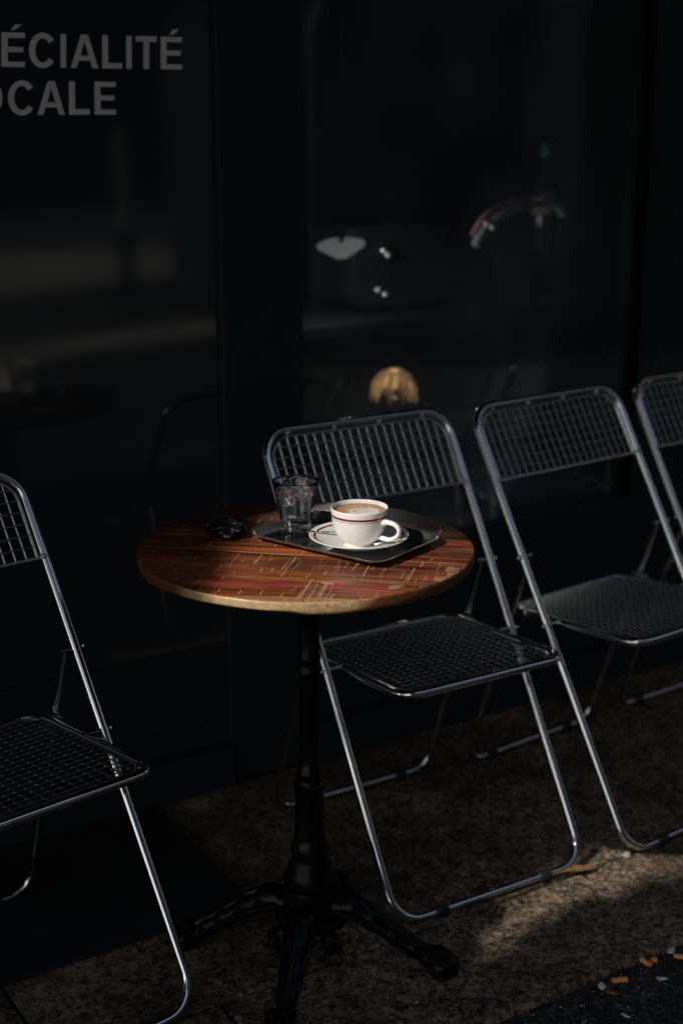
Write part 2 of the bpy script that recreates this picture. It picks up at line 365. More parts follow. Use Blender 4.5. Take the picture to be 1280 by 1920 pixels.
# ------------------------------------------------------------------ folding chairs
CW, CH, CL, CR = .2255, .856, .515, .520     # half width, height, lean, rear foot distance
TR = .0083
def fy(z): return CL * (z - .011) / (CH - .011)
def make_chair(label):
    t = thing('folding_chair', (0, 0, 0), label, 'chair', 'chrome wire folding chairs along the black shop front')
    ff = obj('front_frame', tube(bm_new(), fillet([(-CW, 0, .011), (CW, 0, .011), (CW, CL, CH), (-CW, CL, CH)], .058, 9), TR, True, 14), chrome, t)
    ff.name = 'front_frame'
    rw = .203; pz = .565; py = fy(pz)
    pts = fillet([(-rw, py + .004, pz), (-rw, CR, .011), (rw, CR, .011), (rw, py + .004, pz)], .05, 8, closed=False)
    # pressed flat near the pivots
    dense = []
    for i in range(len(pts) - 1):
        a, b = pts[i], pts[i + 1]; n = max(1, int((b - a).length / .03))
        for k in range(n): dense.append(a.lerp(b, k / n))
    dense.append(pts[-1])
    fl = []
    for p in dense:
        s = min(1, max(0, (p.z - .38) / .12)); s = s * s * (3 - 2 * s); fl.append((1 - .6 * s, 1 + .25 * s, 1))
    obj('rear_frame', tube(bm_new(), dense, .0080, False, 12, flat=fl), chrome, t)
    for s in (-1, 1):
        bm = bm_new(); tube(bm, [(s * (rw - .008), py + .004, pz), (s * (CW + .014), py - .001, pz)], .0045, seg=10); uvs(bm, (s * (CW + .0135), py - .001, pz), .0058, 10, 6, (.6, 1, 1))
        obj('pivot_rivet', bm, chrome, t)
    for s in (-1, 1):
        for (yy) in (0, CR):
            bm = bm_new(); tube(bm, [(s * .125 - .013, yy, .011), (s * .125 + .013, yy, .011)], .0122, seg=14)
            obj('foot_clip', bm, rubber, t)
    # seat
    sw, y0, y1, z0, z1 = .188, .040, .425, .449, .418
    def sp(x, y, dz=0): return Vector((x, y, z0 + (z1 - z0) * (y - y0) / (y1 - y0) + dz))
    rim = fillet([sp(-sw, y0), sp(sw, y0), sp(sw, y1), sp(-sw, y1)], .042, 8)
    seat = obj('seat_frame', tube(bm_new(), rim, .0088, True, 14), chrome, t)
    bm = bm_new()
    inner = fillet([sp(-sw + .013, y0 + .013, .004), sp(sw - .013, y0 + .013, .004), sp(sw - .013, y1 - .013, .004), sp(-sw + .013, y1 - .013, .004)], .034, 8)
    tube(bm, inner, .0024, True, 6)
    def clip(hx, ya, yb, x):     # limits inside rounded corners
        d = max(0, abs(x) - (hx - .034)); k = .034 - math.sqrt(max(0, .034 ** 2 - d * d)); return ya + k, yb - k
    n = 18; step = (2 * sw - .026) / n
    for i in range(1, n):
        x = -sw + .013 + i * step; a, b = clip(sw - .013, y0 + .013, y1 - .013, x)
        pts = [sp(x, a, .004)] + [sp(x, a + (b - a) * k / 6, .0055) for k in range(1, 6)] + [sp(x, b, .004)]
        tube(bm, pts, .0015, False, 6)
    m_ = int((y1 - y0 - .026) / .0185); stp = (y1 - y0 - .026) / m_
    for j in range(1, m_):
        y = y0 + .013 + j * stp; d = max(0, (y0 + .013 + .034) - y, y - (y1 - .013 - .034)); k = .034 - math.sqrt(max(0, .034 ** 2 - d * d))
        tube(bm, [sp(-sw + .013 + k, y, .0025), sp(sw - .013 - k, y, .0025)], .0015, False, 6)
    obj('seat_grid', bm, wire_m, t)
    for s in (-1, 1):      # seat pivots on the front frame and slides on the rear frame
        py2 = fy(.432)
        bm = bm_new(); tube(bm, [(s * (sw - .004), py2, .437), (s * (CW + .013), py2, .434)], .0045, seg=10); uvs(bm, (s * (CW + .013), py2, .434), .006, 10, 6, (.6, 1, 1))
        obj('seat_rivet', bm, chrome, t)
        bm = bm_new(); y3 = py + .004 + (CR - py) * (pz - .415) / (pz - .011)
        tube(bm, [(s * (sw - .002), .372, .423), (s * (rw + .010), .388, .418)], .004, seg=8); box(bm, s * (sw + .012) - .0015, s * (sw + .012) + .0015, .35, .40, .408, .436)
        obj('seat_bracket', bm, chrome, t)
    # backrest grid in the plane of the front frame
    d = Vector((0, CL, CH - .011)); Ls = d.length; d.normalize(); nrm = Vector((0, -d.z, d.y)) * -1
    def bp(x, s, off=0): return Vector((x, 0, .011)) + d * s + nrm * off
    top = Ls - .0145; bot = Ls - .168; hw = CW - .0145
    bm = bm_new()
    loop = [bp(-hw, bot)] + fillet([bp(-hw, bot), bp(-hw, top), bp(hw, top), bp(hw, bot)], .046, 8, closed=False)[1:-1] + [bp(hw, bot)]
    tube(bm, loop, .0026, False, 8); tube(bm, [bp(-CW, bot), bp(CW, bot)], .0029, False, 8)
    n = 20; step = 2 * hw / n
    for i in range(1, n):
        x = -hw + i * step; dd = max(0, abs(x) - (hw - .046)); k = .046 - math.sqrt(max(0, .046 ** 2 - dd * dd))
        tube(bm, [bp(x, bot, .001), bp(x, (bot + top) / 2, .0022), bp(x, top - k, .001)], .0015, False, 6)
    m_ = 7; stp = (top - bot) / m_
    for j in range(1, m_):
        s_ = bot + j * stp; dd = max(0, s_ - (top - .046)); k = .046 - math.sqrt(max(0, .046 ** 2 - dd * dd))
        tube(bm, [bp(-hw + k, s_, -.001), bp(hw - k, s_, -.001)], .0015, False, 6)
    obj('backrest_grid', bm, wire_m, t)
    for x in (-.17, -.085, 0.012, .10, .175):
        pass
    for x in (-.165, -.055, .055, .165):
        bm = bm_new(); uvs(bm, bp(x, Ls - .008, -.004), .0045, 8, 6); obj('backrest_clip', bm, chrome, t)
    for s in (-1, 1):
        bm = bm_new(); uvs(bm, bp(s * (CW - .004), bot, -.006), .0052, 8, 6); obj('backrest_clip', bm, chrome, t)
    return t
CHAIRS = [((.3592, -.1011), -.0215, 'chrome wire folding chair standing directly behind and right of the round wooden table'),
          ((.9096, -.1149), .0831, 'chrome wire folding chair second from the right, its back against the dark cafe window'),
          ((-.517, -.150), .155, 'chrome wire folding chair at the left edge, left of the round wooden table'),
          ((1.4101, -.0739), .0536, 'rightmost chrome wire folding chair, cut off by the right edge of the photo')]
proto = make_chair(CHAIRS[0][2])
def copy_tree(o, parent=None):
    c = o.copy(); col.objects.link(c); c.parent = parent
    for ch in [x for x in bpy.data.objects if x.parent == o]: copy_tree(ch, c)
    return c
for i, ((x, y), rz, lab) in enumerate(CHAIRS):
    c = proto if i == 0 else copy_tree(proto)
    c.location = W(x, y, .001); c.rotation_euler = (0, 0, rz); c['label'] = lab

# ------------------------------------------------------------------ round bistro table
TC = (.022, .037); TRAD = .2965
table = thing('bistro_table', W(-.057, -.1, 0), 'round reclaimed wood bistro table on a black cast iron pedestal, carrying the coffee tray', 'table')
BX, BY = -.057, -.1
AX = Vector((.75, -.66)).normalized(); BXV = Vector((-AX.y, AX.x))
def vnoise(x, y, seed=0):
    xi = np.floor(x).astype(np.int64); yi = np.floor(y).astype(np.int64); xf = x - xi; yf = y - yi
    u = xf * xf * (3 - 2 * xf); v = yf * yf * (3 - 2 * yf)
    def h(a, b):
        n = (a * 374761393 + b * 668265263 + seed * 1442695041) & 0xffffffff
        n = ((n ^ (n >> 13)) * 1274126177) & 0xffffffff
        return ((n ^ (n >> 16)) & 0xffff) / 65535.
    return (h(xi, yi) * (1 - u) + h(xi + 1, yi) * u) * (1 - v) + (h(xi, yi + 1) * (1 - u) + h(xi + 1, yi + 1) * u) * v
def fbm(x, y, seed=0, oct=4):
    s = 0; a = .5
    for k in range(oct): s = s + a * vnoise(x * 2 ** k, y * 2 ** k, seed + k * 17); a *= .5
    return s / (1 - .5 ** oct)
def sstep(e0, e1, x):
    t = np.clip((x - e0) / (e1 - e0), 0, 1); return t * t * (3 - 2 * t)
def in_poly(x, y, poly):
    c = np.zeros(x.shape, bool); n = len(poly)
    for i in range(n):
        x1, y1 = poly[i]; x2, y2 = poly[(i + 1) % n]
        c ^= ((y1 > y) != (y2 > y)) & (x < (x2 - x1) * (y - y1) / ((y2 - y1) if y2 != y1 else 1e-9) + x1)
    return c
SEAM1, SEAM2, SEAM3 = -.013, -.138, .118
def wood_color(a, b, X=None):
    """albedo and height of the planked top; a runs along the planks, b across"""
    a = a.astype(float); b = b.astype(float)
    s1 = SEAM1 - .03 * a + .002 * np.sin(a * 30); s2 = SEAM2 - .012 * a + .0045 * np.sin(a * 11 + .7) + .0035 * np.sin(a * 26); s3 = SEAM3 + 0 * a
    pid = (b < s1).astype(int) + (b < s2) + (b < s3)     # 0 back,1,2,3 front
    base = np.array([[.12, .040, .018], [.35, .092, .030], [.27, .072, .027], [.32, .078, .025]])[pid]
    cc = base.copy()
    off = pid * 7.3
    warp = .012 * fbm(a * 5 + off, b * 9, 3)
    g = fbm(a * 9 + off, (b + warp) * 210, 5, 4); g2 = fbm(a * 3.5 + off, (b + warp * 1.6) * 46, 9, 3); g3 = fbm(a * 60, b * 900, 21, 2)
    streak = .55 + 1.5 * (g - .5) + 1.5 * (g2 - .4) + .35 * (g3 - .5) + .8 * (fbm(a * 5, b * 12, 131, 3) - .5)
    cc = cc * np.clip(streak, .18, 2.1)[..., None]
    # orange heart streaks
    o = sstep(.58, .8, fbm(a * 4 + off, b * 30, 31, 3))[..., None]; cc = cc * (1 - .55 * o) + np.array([.36, .13, .035]) * .55 * o
    dk = sstep(.60, .78, fbm(a * 5 + off + 3, b * 26, 41, 3))[..., None]; cc = cc * (1 - .6 * dk) + np.array([.035, .014, .009]) * .6 * dk
    # seams with pale edges
    for s, wd, cl, lim in ((s1, .0022, (.50, .27, .12), 1), (s2, .0020, (.42, .22, .10), 1), (s3, .0016, (.3, .15, .07), 1)):
        e = np.exp(-((b - s - .001) / wd) ** 2) * (.10 + .80 * sstep(.45, .65, fbm(a * 9, b * 0 + s * 5, 51, 2)))
        cc = cc * (1 - e[..., None]) + np.array(cl) * e[..., None]
        e = np.exp(-((b - s + .0022) / .0011) ** 2) * .85; cc = cc * (1 - e[..., None]) + np.array([.012, .006, .004]) * e[..., None]
    hgt = (g - .5) * .4
    # knots
    for ka, kb, r in ((.262, .035, .02), (-.13, .06, .014), (.255, -.055, .008), (.02, .2, .018)):
        q = np.hypot((a - ka) / 1.8, b - kb) / r; k_ = np.exp(-q ** 2)[..., None]
        ring = (.5 + .5 * np.sin(q * 9))[..., None]
        cc = cc * (1 - .8 * k_) + (np.array([.02, .010, .007]) + ring * np.array([.05, .02, .008])) * .8 * k_
    # pale sapwood along the front edge
    f = sstep(.5, .56, fbm(a * 14, b * 40, 61, 3) * .2 + sstep(-.218, -.272, b - .018 * np.sin(a * 9 + 1.0) + .25 * np.clip(np.abs(a + .01) - .14, 0, 1)) * .9)
    sap = np.array([.38, .19, .075]) * (.62 + .7 * (fbm(a * 40, b * 500, 71, 3))[..., None])
    cc = cc * (1 - f[..., None]) + sap * f[..., None]
    # old paint
    paints = [((.28, .022, .045), [(-.15, -.168), (-.106, -.160), (-.057, -.152), (.002, -.150), (.012, -.166), (-.004, -.184), (-.05, -.196), (-.12, -.204)], .5),
              ((.34, .03, .055), [(-.035, -.156), (.004, -.150), (.010, -.168), (-.006, -.184), (-.03, -.183)], .45),
              ((.62, .42, .30), [(.046, -.143), (.075, -.143), (.073, -.160), (.06, -.160)], .6),
              ((.42, .04, .07), [(.066, -.158), (.080, -.145), (.095, -.141), (.094, -.155), (.080, -.186), (.068, -.183)], .62),
              ((.42, .05, .07), [(.112, -.196), (.128, -.155), (.135, -.148), (.165, -.146), (.164, -.168), (.158, -.184), (.135, -.186)], .6),
              ((.55, .40, .27), [(.163, -.147), (.190, -.141), (.178, -.160), (.163, -.172)], .55),
              ((.010, .045, .055), [(.175, .012), (.23, .016), (.215, .030), (.18, .030)], .9)]
    jx = .004 * (fbm(a * 130, b * 130, 81, 3) - .5) * 2; jy = .004 * (fbm(a * 130, b * 130, 91, 3) - .5) * 2
    for cl, pl, al in paints:
        mk = in_poly(a + jx, b + jy, pl) * al * sstep(.25, .62, fbm(a * 45, b * 320, 99, 3))
        cc = cc * (1 - mk[..., None]) + np.array(cl) * (.75 + .5 * g[..., None]) * mk[..., None]
    # saw marks: thin pale ticks across the planks, in loose columns
    r_ = np.random.default_rng(5)
    wear = np.zeros(a.shape); blk = np.zeros(a.shape)
    def tick(ta, tb0, tb1, wd, amt, tgt):
        sl_ = .06
        sel = (np.abs(a - ta) < .012) & (b > tb0 - .004) & (b < tb1 + .004)
        if not sel.any(): return
        aa = a[sel]; bb = b[sel]
        c_ = ta + sl_ * (bb - tb0) + .0012 * (vnoise(bb * 260, bb * 0 + ta * 900, 7) - .5)
        e = np.exp(-((aa - c_) / wd) ** 2) * sstep(tb0 - .002, tb0 + .002, bb) * (1 - sstep(tb1 - .002, tb1 + .002, bb)) * amt * (.35 + .65 * sstep(.25, .5, vnoise(bb * 420 + ta * 77, aa * 800, 13)))
        tgt[sel] = np.maximum(tgt[sel], e)
    for p, (lo, hi, dens) in {0: (.12, .28, .3), 1: (-.01, .115, .35), 2: (-.130, -.018, 1.0), 3: (-.25, -.145, .55)}.items():
        ta = -.29
        while ta < .29:
            ta += r_.uniform(.013, .022)
            if r_.random() > dens: continue
            for k in range(r_.integers(2, 5)):
                c_ = r_.uniform(lo, hi); ln = r_.uniform(.008, .034) if r_.random() < .8 else r_.uniform(.035, .07)
                tick(ta + r_.uniform(-.004, .004), max(lo, c_ - ln / 2), min(hi, c_ + ln / 2), r_.uniform(.0005, .0010), r_.uniform(.35, .95), wear)
    for ta in (-.17, -.137, -.104, -.069, -.035, .0, .031, .06, .08, .125):       # row near the front edge
        tick(ta, -.232 + r_.uniform(0, .01), -.200 - r_.uniform(0, .012), .0009, .9, wear)
    for ta, b0, b1 in ((.030, -.225, -.136), (.057, -.215, -.149), (.061, -.215, -.150), (-.018, -.095, -.024), (.114, -.105, -.049), (.190, -.122, -.052)):
        tick(ta, b0, b1, .0009, 1.0, wear)
    for k in range(26):                                                             # scorched saw burn
        ta = r_.uniform(-.018, .024); c_ = r_.uniform(-.103, -.052); tick(ta, c_ - r_.uniform(.008, .02), c_ + r_.uniform(.008, .02), .0009, .95, blk)
    for k in range(20):
        ta = r_.uniform(-.13, .10); tick(ta, -.250, -.226 + r_.uniform(-.006, .012), .0007, .6, blk)
    for ka, kb in ((.257, -.052), (.243, -.105), (.262, -.075)):
        for k in range(9): tick(ka + (k - 4) * .0026, kb - .008 - r_.uniform(0, .006), kb + .008 + r_.uniform(0, .006), .0007, .75, wear)
    wc = np.array([.62, .44, .28]); cc = cc * (1 - wear[..., None]) + wc * wear[..., None]; cc = cc * (1 - blk[..., None]) + np.array([.008, .006, .005]) * blk[..., None]
    hgt = hgt - wear * .8 - blk * .8
    return np.clip(cc, .003, .9), hgt
def disc_mesh(name, nr, na, rad, prof_edge, mat_, parent, loc, k, fn, centre):
    """concentric top + rolled edge + underside as one mesh, with colours computed per vertex"""
    rr = list(np.linspace(0, rad - .004, nr)[1:]); ang = np.arange(na) * 2 * np.pi / na
    V = [np.array([[0, 0, 0.]])]; ringr = []
    for r in rr: V.append(np.c_[r * np.cos(ang), r * np.sin(ang), 0 * ang])
    for (dr, dz) in prof_edge:
        und = .0035 * (fbm(np.cos(ang) * 3 + 9, np.sin(ang) * 3 + 5, 77, 3) - .5) * (1 if dz < -.012 else .5)
        bite = 0
        if dz < -.018:      # the bark edge at the front is thinner on the left
            th = np.arctan2(np.sin(ang), np.cos(ang)); fa = math.atan2(-FW.y, -FW.x); dth = (th - fa + np.pi) % (2 * np.pi) - np.pi
            bite = .0065 * sstep(.06, -.16, dth) * (1 - sstep(-.5, -1.2, dth))
        V.append(np.c_[(rad + dr + und) * np.cos(ang), (rad + dr + und) * np.sin(ang), dz + bite + 0 * ang])
    V.append(np.array([[0, 0, prof_edge[-1][1]]]))
    nring = len(rr) + len(prof_edge); verts = np.concatenate(V)
    F = [(0, 1 + j, 1 + (j + 1) % na) for j in range(na)]
    j = np.arange(na); j2 = (j + 1) % na; quads = []
    for i in range(nring - 1):
        a0 = 1 + i * na; b0 = a0 + na; quads.append(np.c_[a0 + j, b0 + j, b0 + j2, a0 + j2])
    last = 1 + (nring - 1) * na; F2 = [(last + jj, len(verts) - 1, last + (jj + 1) % na) for jj in range(na)]
    faces = F + np.concatenate(quads).tolist() + F2
    me = bpy.data.meshes.new(name); me.from_pydata((verts * k).tolist(), [], faces); me.update()
    cxy = verts[:, :2] + np.array(centre); A = cxy[:, 0] * AX.x + cxy[:, 1] * AX.y; B = cxy[:, 0] * BXV.x + cxy[:, 1] * BXV.y
    # the edge carries the end grain: stretch with height
    cl, hg = fn(A, B + verts[:, 2] * .6, verts)
    ca = me.color_attributes.new('wood', 'FLOAT_COLOR', 'POINT'); ca.data.foreach_set('color', np.c_[cl, np.ones(len(cl))].astype(np.float32).ravel())
    at = me.attributes.new('height', 'FLOAT', 'POINT'); at.data.foreach_set('value', hg.astype(np.float32))
    me.polygons.foreach_set('use_smooth', [True] * len(me.polygons)); me.materials.append(mat_)
    o = link(bpy.data.objects.new(name, me)); o.parent = parent; o.location = loc
    return o
woodm = mat('reclaimed_wood', (.2, .1, .05), .34, 0, .5); m = woodm
at = N(m, 'ShaderNodeAttribute', attribute_name='wood'); v_ = coords(m)
L(m, mixc(m, 1.0, at.outputs['Color'], ramp(m, noise(m, v_, 900, 2), [(.25, (.80,) * 3), (.7, (1.1,) * 3)]), 'MULTIPLY'), bsdf(m).inputs['Base Color'])
ah = N(m, 'ShaderNodeAttribute', attribute_name='height')
mapr = N(m, 'ShaderNodeMapRange'); L(m, ah.outputs['Fac'], mapr.inputs[0]); mapr.inputs[1].default_value = -.8; mapr.inputs[2].default_value = .2; mapr.inputs[3].default_value = .75; mapr.inputs[4].default_value = .32
L(m, mapr.outputs[0], bsdf(m).inputs['Roughness']); bump(m, ah.outputs['Fac'], .5, .0008)
def topfn(A, B, verts):
    cl, hg = wood_color(A, B)
    z = verts[:, 2]; edge = z < -.0012
    r = np.hypot(verts[:, 0], verts[:, 1]); th = np.arctan2(verts[:, 1], verts[:, 0])
    fa = math.atan2(-FW.y, -FW.x); d = (th - fa + np.pi) % (2 * np.pi) - np.pi     # 0 at the camera side, + to the right
    sapm = sstep(-.80, -.62, d) * (1 - sstep(.30, .46, d - 8 * z * .6))
    gr = fbm(th * 40, z * 420, 7, 3); gr2 = fbm(th * 160, z * 1500, 8, 3); pits = sstep(.60, .72, fbm(th * 130, z * 700, 15, 2)) * sstep(-.4, .1, d)
    sapc = np.array([.60, .39, .205])[None, :] * (.55 + .55 * gr + .35 * (gr2 - .5))[:, None] * (1 - .5 * pits)[:, None]
    redc = np.array([.13, .042, .016])[None, :] * (.4 + 1.2 * gr)[:, None]
    ec = redc * (1 - sapm[:, None]) + sapc * sapm[:, None]
    cl = np.where(edge[:, None], ec, cl); hg = np.where(edge, (gr - .5) * .6, hg)
    return cl, hg
EDGE = [(-.002, -.0004), (-.0006, -.0016), (0, -.004), (.0002, -.007), (.0003, -.010), (.0002, -.013), (0, -.016), (-.001, -.019), (-.0035, -.0225), (-.02, -.0235)]
tl = TT(TC[0], TC[1], .74) - W(BX, BY, 0)
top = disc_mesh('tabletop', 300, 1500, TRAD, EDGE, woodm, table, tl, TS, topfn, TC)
# pedestal
TZ = .79 - .0225 * KT
bm = bm_new()
lathe(bm, [(0, .17), (.045, .17), (.047, .185), (.040, .196), (.038, .206), (.034, .214), (.031, .225), (.034, .232), (.0345, .240), (.030, .250), (.027, .262), (.026, .30), (.0255, .33), (.0250, .348), (.028, .352), (.028, .358), (.023, .362), (.021, .372), (.023, .378), (.023, .384), (.019, .390), (.017, .41), (.0165, .50), (.0175, .562), (.021, .566), (.021, .574), (.018, .578), (.018, .585), (.0205, .589), (.0205, .595), (.0185, .60), (.0185, .72), (.03, .735), (.032, .752), (0, .752)], 40)
obj('column', bm, iron, table)
bm = bm_new(); box(bm, -.012, .012, -.17, .17, TZ - .016, TZ - .0005, .002); box(bm, -.17, .17, -.0118, .0118, TZ - .0165, TZ - .0010, .002)
lathe(bm, [(0, .735), (.05, .735), (.052, .745), (.04, TZ - .014), (0, TZ - .014)], 30)
pl = obj('mounting_plate', bm, iron, table, smooth=False)
for a in (40, 130, 220, 310):
    bm = bm_new(); uvs(bm, (.15 * math.cos(R(a - 40)), .15 * math.sin(R(a - 40)), TZ - .018), .006, 10, 6, (1, 1, .6)); obj('bolt', bm, chrome, pl)
bm = bm_new()
lathe(bm, [(0, .075), (.03, .075), (.048, .085), (.060, .095), (.063, .105), (.058, .113), (.060, .119), (.060, .125), (.050, .132), (.047, .145), (.049, .155), (.046, .165), (0, .167)], 40)
obj('hub', bm, iron, table)
for k in range(4):
    th = R(-43.5 + 90 * k); c, s = math.cos(th), math.sin(th)
    def q(r, z, l=0): return Vector((r * c - l * s, r * s + l * c, z))
    bm = bm_new()
    path = catmull([q(.030, .118), q(.07, .128), (q(.105, .112)), q(.150, .082), q(.185, .058), q(.212, .040), q(.232, .034)], 5)
    n = len(path); rad = [.030 - .014 * math.sin(min(1, i / n * 1.15) * math.pi / 2) + .002 * math.sin(i * 1.3) for i in range(n)]
    tube(bm, path, .02, seg=14, radii=rad)
    tube(bm, catmull([q(.05, .142), q(.09, .142), q(.135, .112), q(.18, .078), q(.212, .058)], 5), .0075, seg=8)       # raised spine
    for sd in (-1, 1):      # acanthus edges
        tube(bm, catmull([q(.055, .125, .022 * sd), q(.10, .112, .023 * sd), q(.150, .080, .017 * sd), q(.195, .050, .012 * sd)], 5), .006, seg=7)
    leg = obj('leg', bm, iron, table)
    bm = bm_new(); uvs(bm, q(.238, .026), .027, 18, 12, (1, 1, .95))
    for j in range(-2, 3):   # claws over the ball
        tube(bm, catmull([q(.212, .050, j * .009), q(.232, .0535 - abs(j) * .003, j * .0115), q(.256, .040 - abs(j) * .003, j * .010), q(.263, .022, j * .009)], 4), .0042, seg=7)
    obj('ball_foot', bm, iron, leg)
for k in range(4):
    th = R(1.5 + 90 * k); c, s = math.cos(th), math.sin(th)
    bm = bm_new(); pts = []
    for i in range(26):
        a = i / 25 * 3.6 * math.pi / 1.6; r = .030 * (1 - i / 34); pts.append(Vector(((.062 + r * math.cos(a)) * c - 0, (.062 + r * math.cos(a)) * s, .072 + r * math.sin(a))))
    tube(bm, pts, .0065, seg=8); obj('scroll', bm, iron, table)

# ------------------------------------------------------------------ things on the table (table-top survey coordinates)
# tray
tc = (.094, .022); trz = math.atan2(-.939, .345)
tray = thing('serving_tray', TT(tc[0], tc[1], .7402), 'small scratched stainless steel tray with rounded corners on the wooden table', 'tray', rz=trz)
hx, hy = .148, .102
def rr_loop(hx, hy, r, z, n=7): return fillet([(-hx, -hy, z), (hx, -hy, z), (hx, hy, z), (-hx, hy, z)], r, n)
bm = bm_new(); loops = []
for (dx, z, r) in ((-.021, .0035, .016), (-.0185, .0038, .018), (-.0155, .0058, .020), (-.0060, .0118, .026), (-.0035, .0137, .028), (0, .0142, .030), (.0008, .0136, .031), (.0004, .0126, .031), (-.0035, .0120, .028), (-.0140, .0048, .022), (-.0165, .0020, .020), (-.0190, .0008, .018)):
    loops.append([bm.verts.new(p) for p in rr_loop(hx + dx, hy + dx, r, z)])
for A, B in zip(loops[:-1], loops[1:]):
    n = len(A)
    for k in range(n): bm.faces.new((A[k], A[(k + 1) % n], B[(k + 1) % n], B[k]))
bm.faces.new(loops[0]); bm.faces.new(loops[-1][::-1])
tb_ = obj('tray_body', bm, [steel, brushed], tray, k=TS, ang=50)
for pf in tb_.data.polygons:
    if pf.center.z > .0046 * TS: pf.material_index = 1
ZF = .7437   # tray floor
# tumbler
gx, gy = .050, .119
tum = thing('water_glass', TT(gx, gy, ZF), 'faceted clear glass tumbler of water standing on the left of the steel tray', 'glass')
def fac(a, z): 
    s = sstep(.016, .03, np.array(z)) * (1 - sstep(.068, .078, np.array(z)))
    f = 2 * math.pi / 9; q = math.cos(f / 2) / math.cos((a % f) - f / 2)
    return 1 - float(s) * (1 - q) * .95
outer = [(0, 0), (.024, 0), (.0258, .001), (.0268, .004), (.0272, .012), (.0285, .020), (.0305, .032), (.0330, .045), (.0358, .058), (.0380, .068), (.0400, .078), (.0414, .086), (.0424, .0935), (.0420, .0952), (.0408, .0953)]
inner = [(.0395, .0935), (.0386, .086), (.0374, .078), (.0352, .066), (.0330, .058), (.0303, .045), (.0278, .032), (.0255, .020), (.0215, .0165), (.012, .0155), (0, .0155)]
bm = bm_new(); lathe(bm, outer, 108, ripple=fac)
lathe(bm, [(.0408, .0953)] + inner, 108); bmesh.ops.remove_doubles(bm, verts=bm.verts, dist=1e-6)
obj('tumbler_body', bm, glass, tum, k=TS, ang=180)
bm = bm_new(); wl = .0700
wp = [(0, .0150), (.012, .0150), (.0215, .0160), (.0258, .0196), (.0281, .032), (.0306, .045), (.0333, .058), (.0350, .0645), (.0362, wl + .0008), (.0352, wl), (.030, wl - .0003), (0, wl - .0003)]
lathe(bm, wp, 64); obj('water', bm, water, tum, k=TS)
# saucer, cup, coffee
sx, sy = .095, -.021
sau = thing('saucer', TT(sx, sy, ZF), 'white saucer with a dark red ring lying on the steel tray', 'saucer')
bm = bm_new()
sprof_t = [(0, .0062), (.026, .0062), (.0275, .0072), (.031, .0074), (.045, .0098), (.060, .0138), (.074, .0182), (.083, .0212), (.0868, .0225), (.0878, .0215), (.0865, .0198), (.074, .0146), (.058, .0088), (.044, .0046), (.040, .0008), (.037, 0), (.035, .0012), (.033, .0034), (0, .0036)]
lathe(bm, sprof_t, 96); obj('saucer_body', bm, porc, sau, k=TS, ang=60)
def ring_strip(prof, w0, w1, n=96):
    bm = bm_new(); lathe(bm, [w0, w1], n); return bm
def on_s(r): 
    for (a, za), (b, zb) in zip(sprof_t[:-1], sprof_t[1:]):
        if a <= r <= b: return za + (zb - za) * (r - a) / (b - a)
bm = bm_new(); lathe(bm, [(.0760, on_s(.0760) + .00025), (.078, on_s(.078) + .00035), (.0798, on_s(.0798) + .00025)], 96); obj('red_ring', bm, redband, sau, k=TS)
bm = bm_new(); lathe(bm, [(.0722, on_s(.0722) + .0003), (.0731, on_s(.0731) + .0003)], 96); 
cx_, cy_ = .0895, -.031
cup = thing('coffee_cup', TT(cx_, cy_, ZF + .0062 * KT + .0002), 'white cappuccino cup with two red bands, filled with latte, on the saucer', 'cup')
cprof = [(0, .003), (.021, .003), (.0225, 0), (.0250, 0), (.0262, .003), (.0262, .0055), (.030, .0085), (.0365, .0150), (.0420, .0235), (.0456, .033), (.0478, .043), (.0490, .053), (.0497, .061), (.0503, .0665), (.0500, .0682), (.0490, .0686), (.0478, .0672), (.0470, .061), (.0450, .043), (.040, .025), (.030, .013), (.016, .0085), (0, .008)]
bm = bm_new(); lathe(bm, cprof, 96); body = obj('cup_body', bm, porc, cup, k=TS, ang=70)
def on_c(z):
    pr = cprof[5:14]
    for (a, za), (b, zb) in zip(pr[:-1], pr[1:]):
        if za <= z <= zb: return a + (b - a) * (z - za) / (zb - za)
for z0, z1 in ((.0542, .0582), (.0512, .0521)):
    bm = bm_new(); zs = np.linspace(z0, z1, 5); lathe(bm, [(on_c(z) + (.00022 if 0 < i < 4 else .00008), float(z)) for i, z in enumerate(zs)], 96); obj('red_band', bm, redband, cup, k=TS)
# handle
ha = math.atan2(-.90, .42); hc, hs = math.cos(ha), math.sin(ha)
def hp(r, z): return Vector((r * hc, r * hs, z))
path = catmull([hp(.044, .0465), hp(.052, .0482), hp(.0640, .0487), hp(.0745, .0455), (hp(.0800, .0385)), hp(.0785, .0300), hp(.0705, .0225), hp(.060, .0185), hp(.049, .0190), hp(.040, .0205), hp(.034, .020)], 6)
n = len(path); rad = []
for i in range(n):
    t_ = i / (n - 1); rad.append(.0052 - .0014 * math.sin(t_ * math.pi) + .003 * max(0, .15 - t_) / .15 + .0015 * max(0, t_ - .85) / .15)
bm = bm_new(); tube(bm, path, .005, seg=16, radii=rad, flat=[(1.0, 1.0, 1.0)] * n)
for v in bm.verts:   # widen across the handle
    l = -v.co.x * hs + v.co.y * hc; v.co.x += -hs * l * .28; v.co.y += hc * l * .28
obj('handle', bm, porc, cup, k=TS, ang=180)
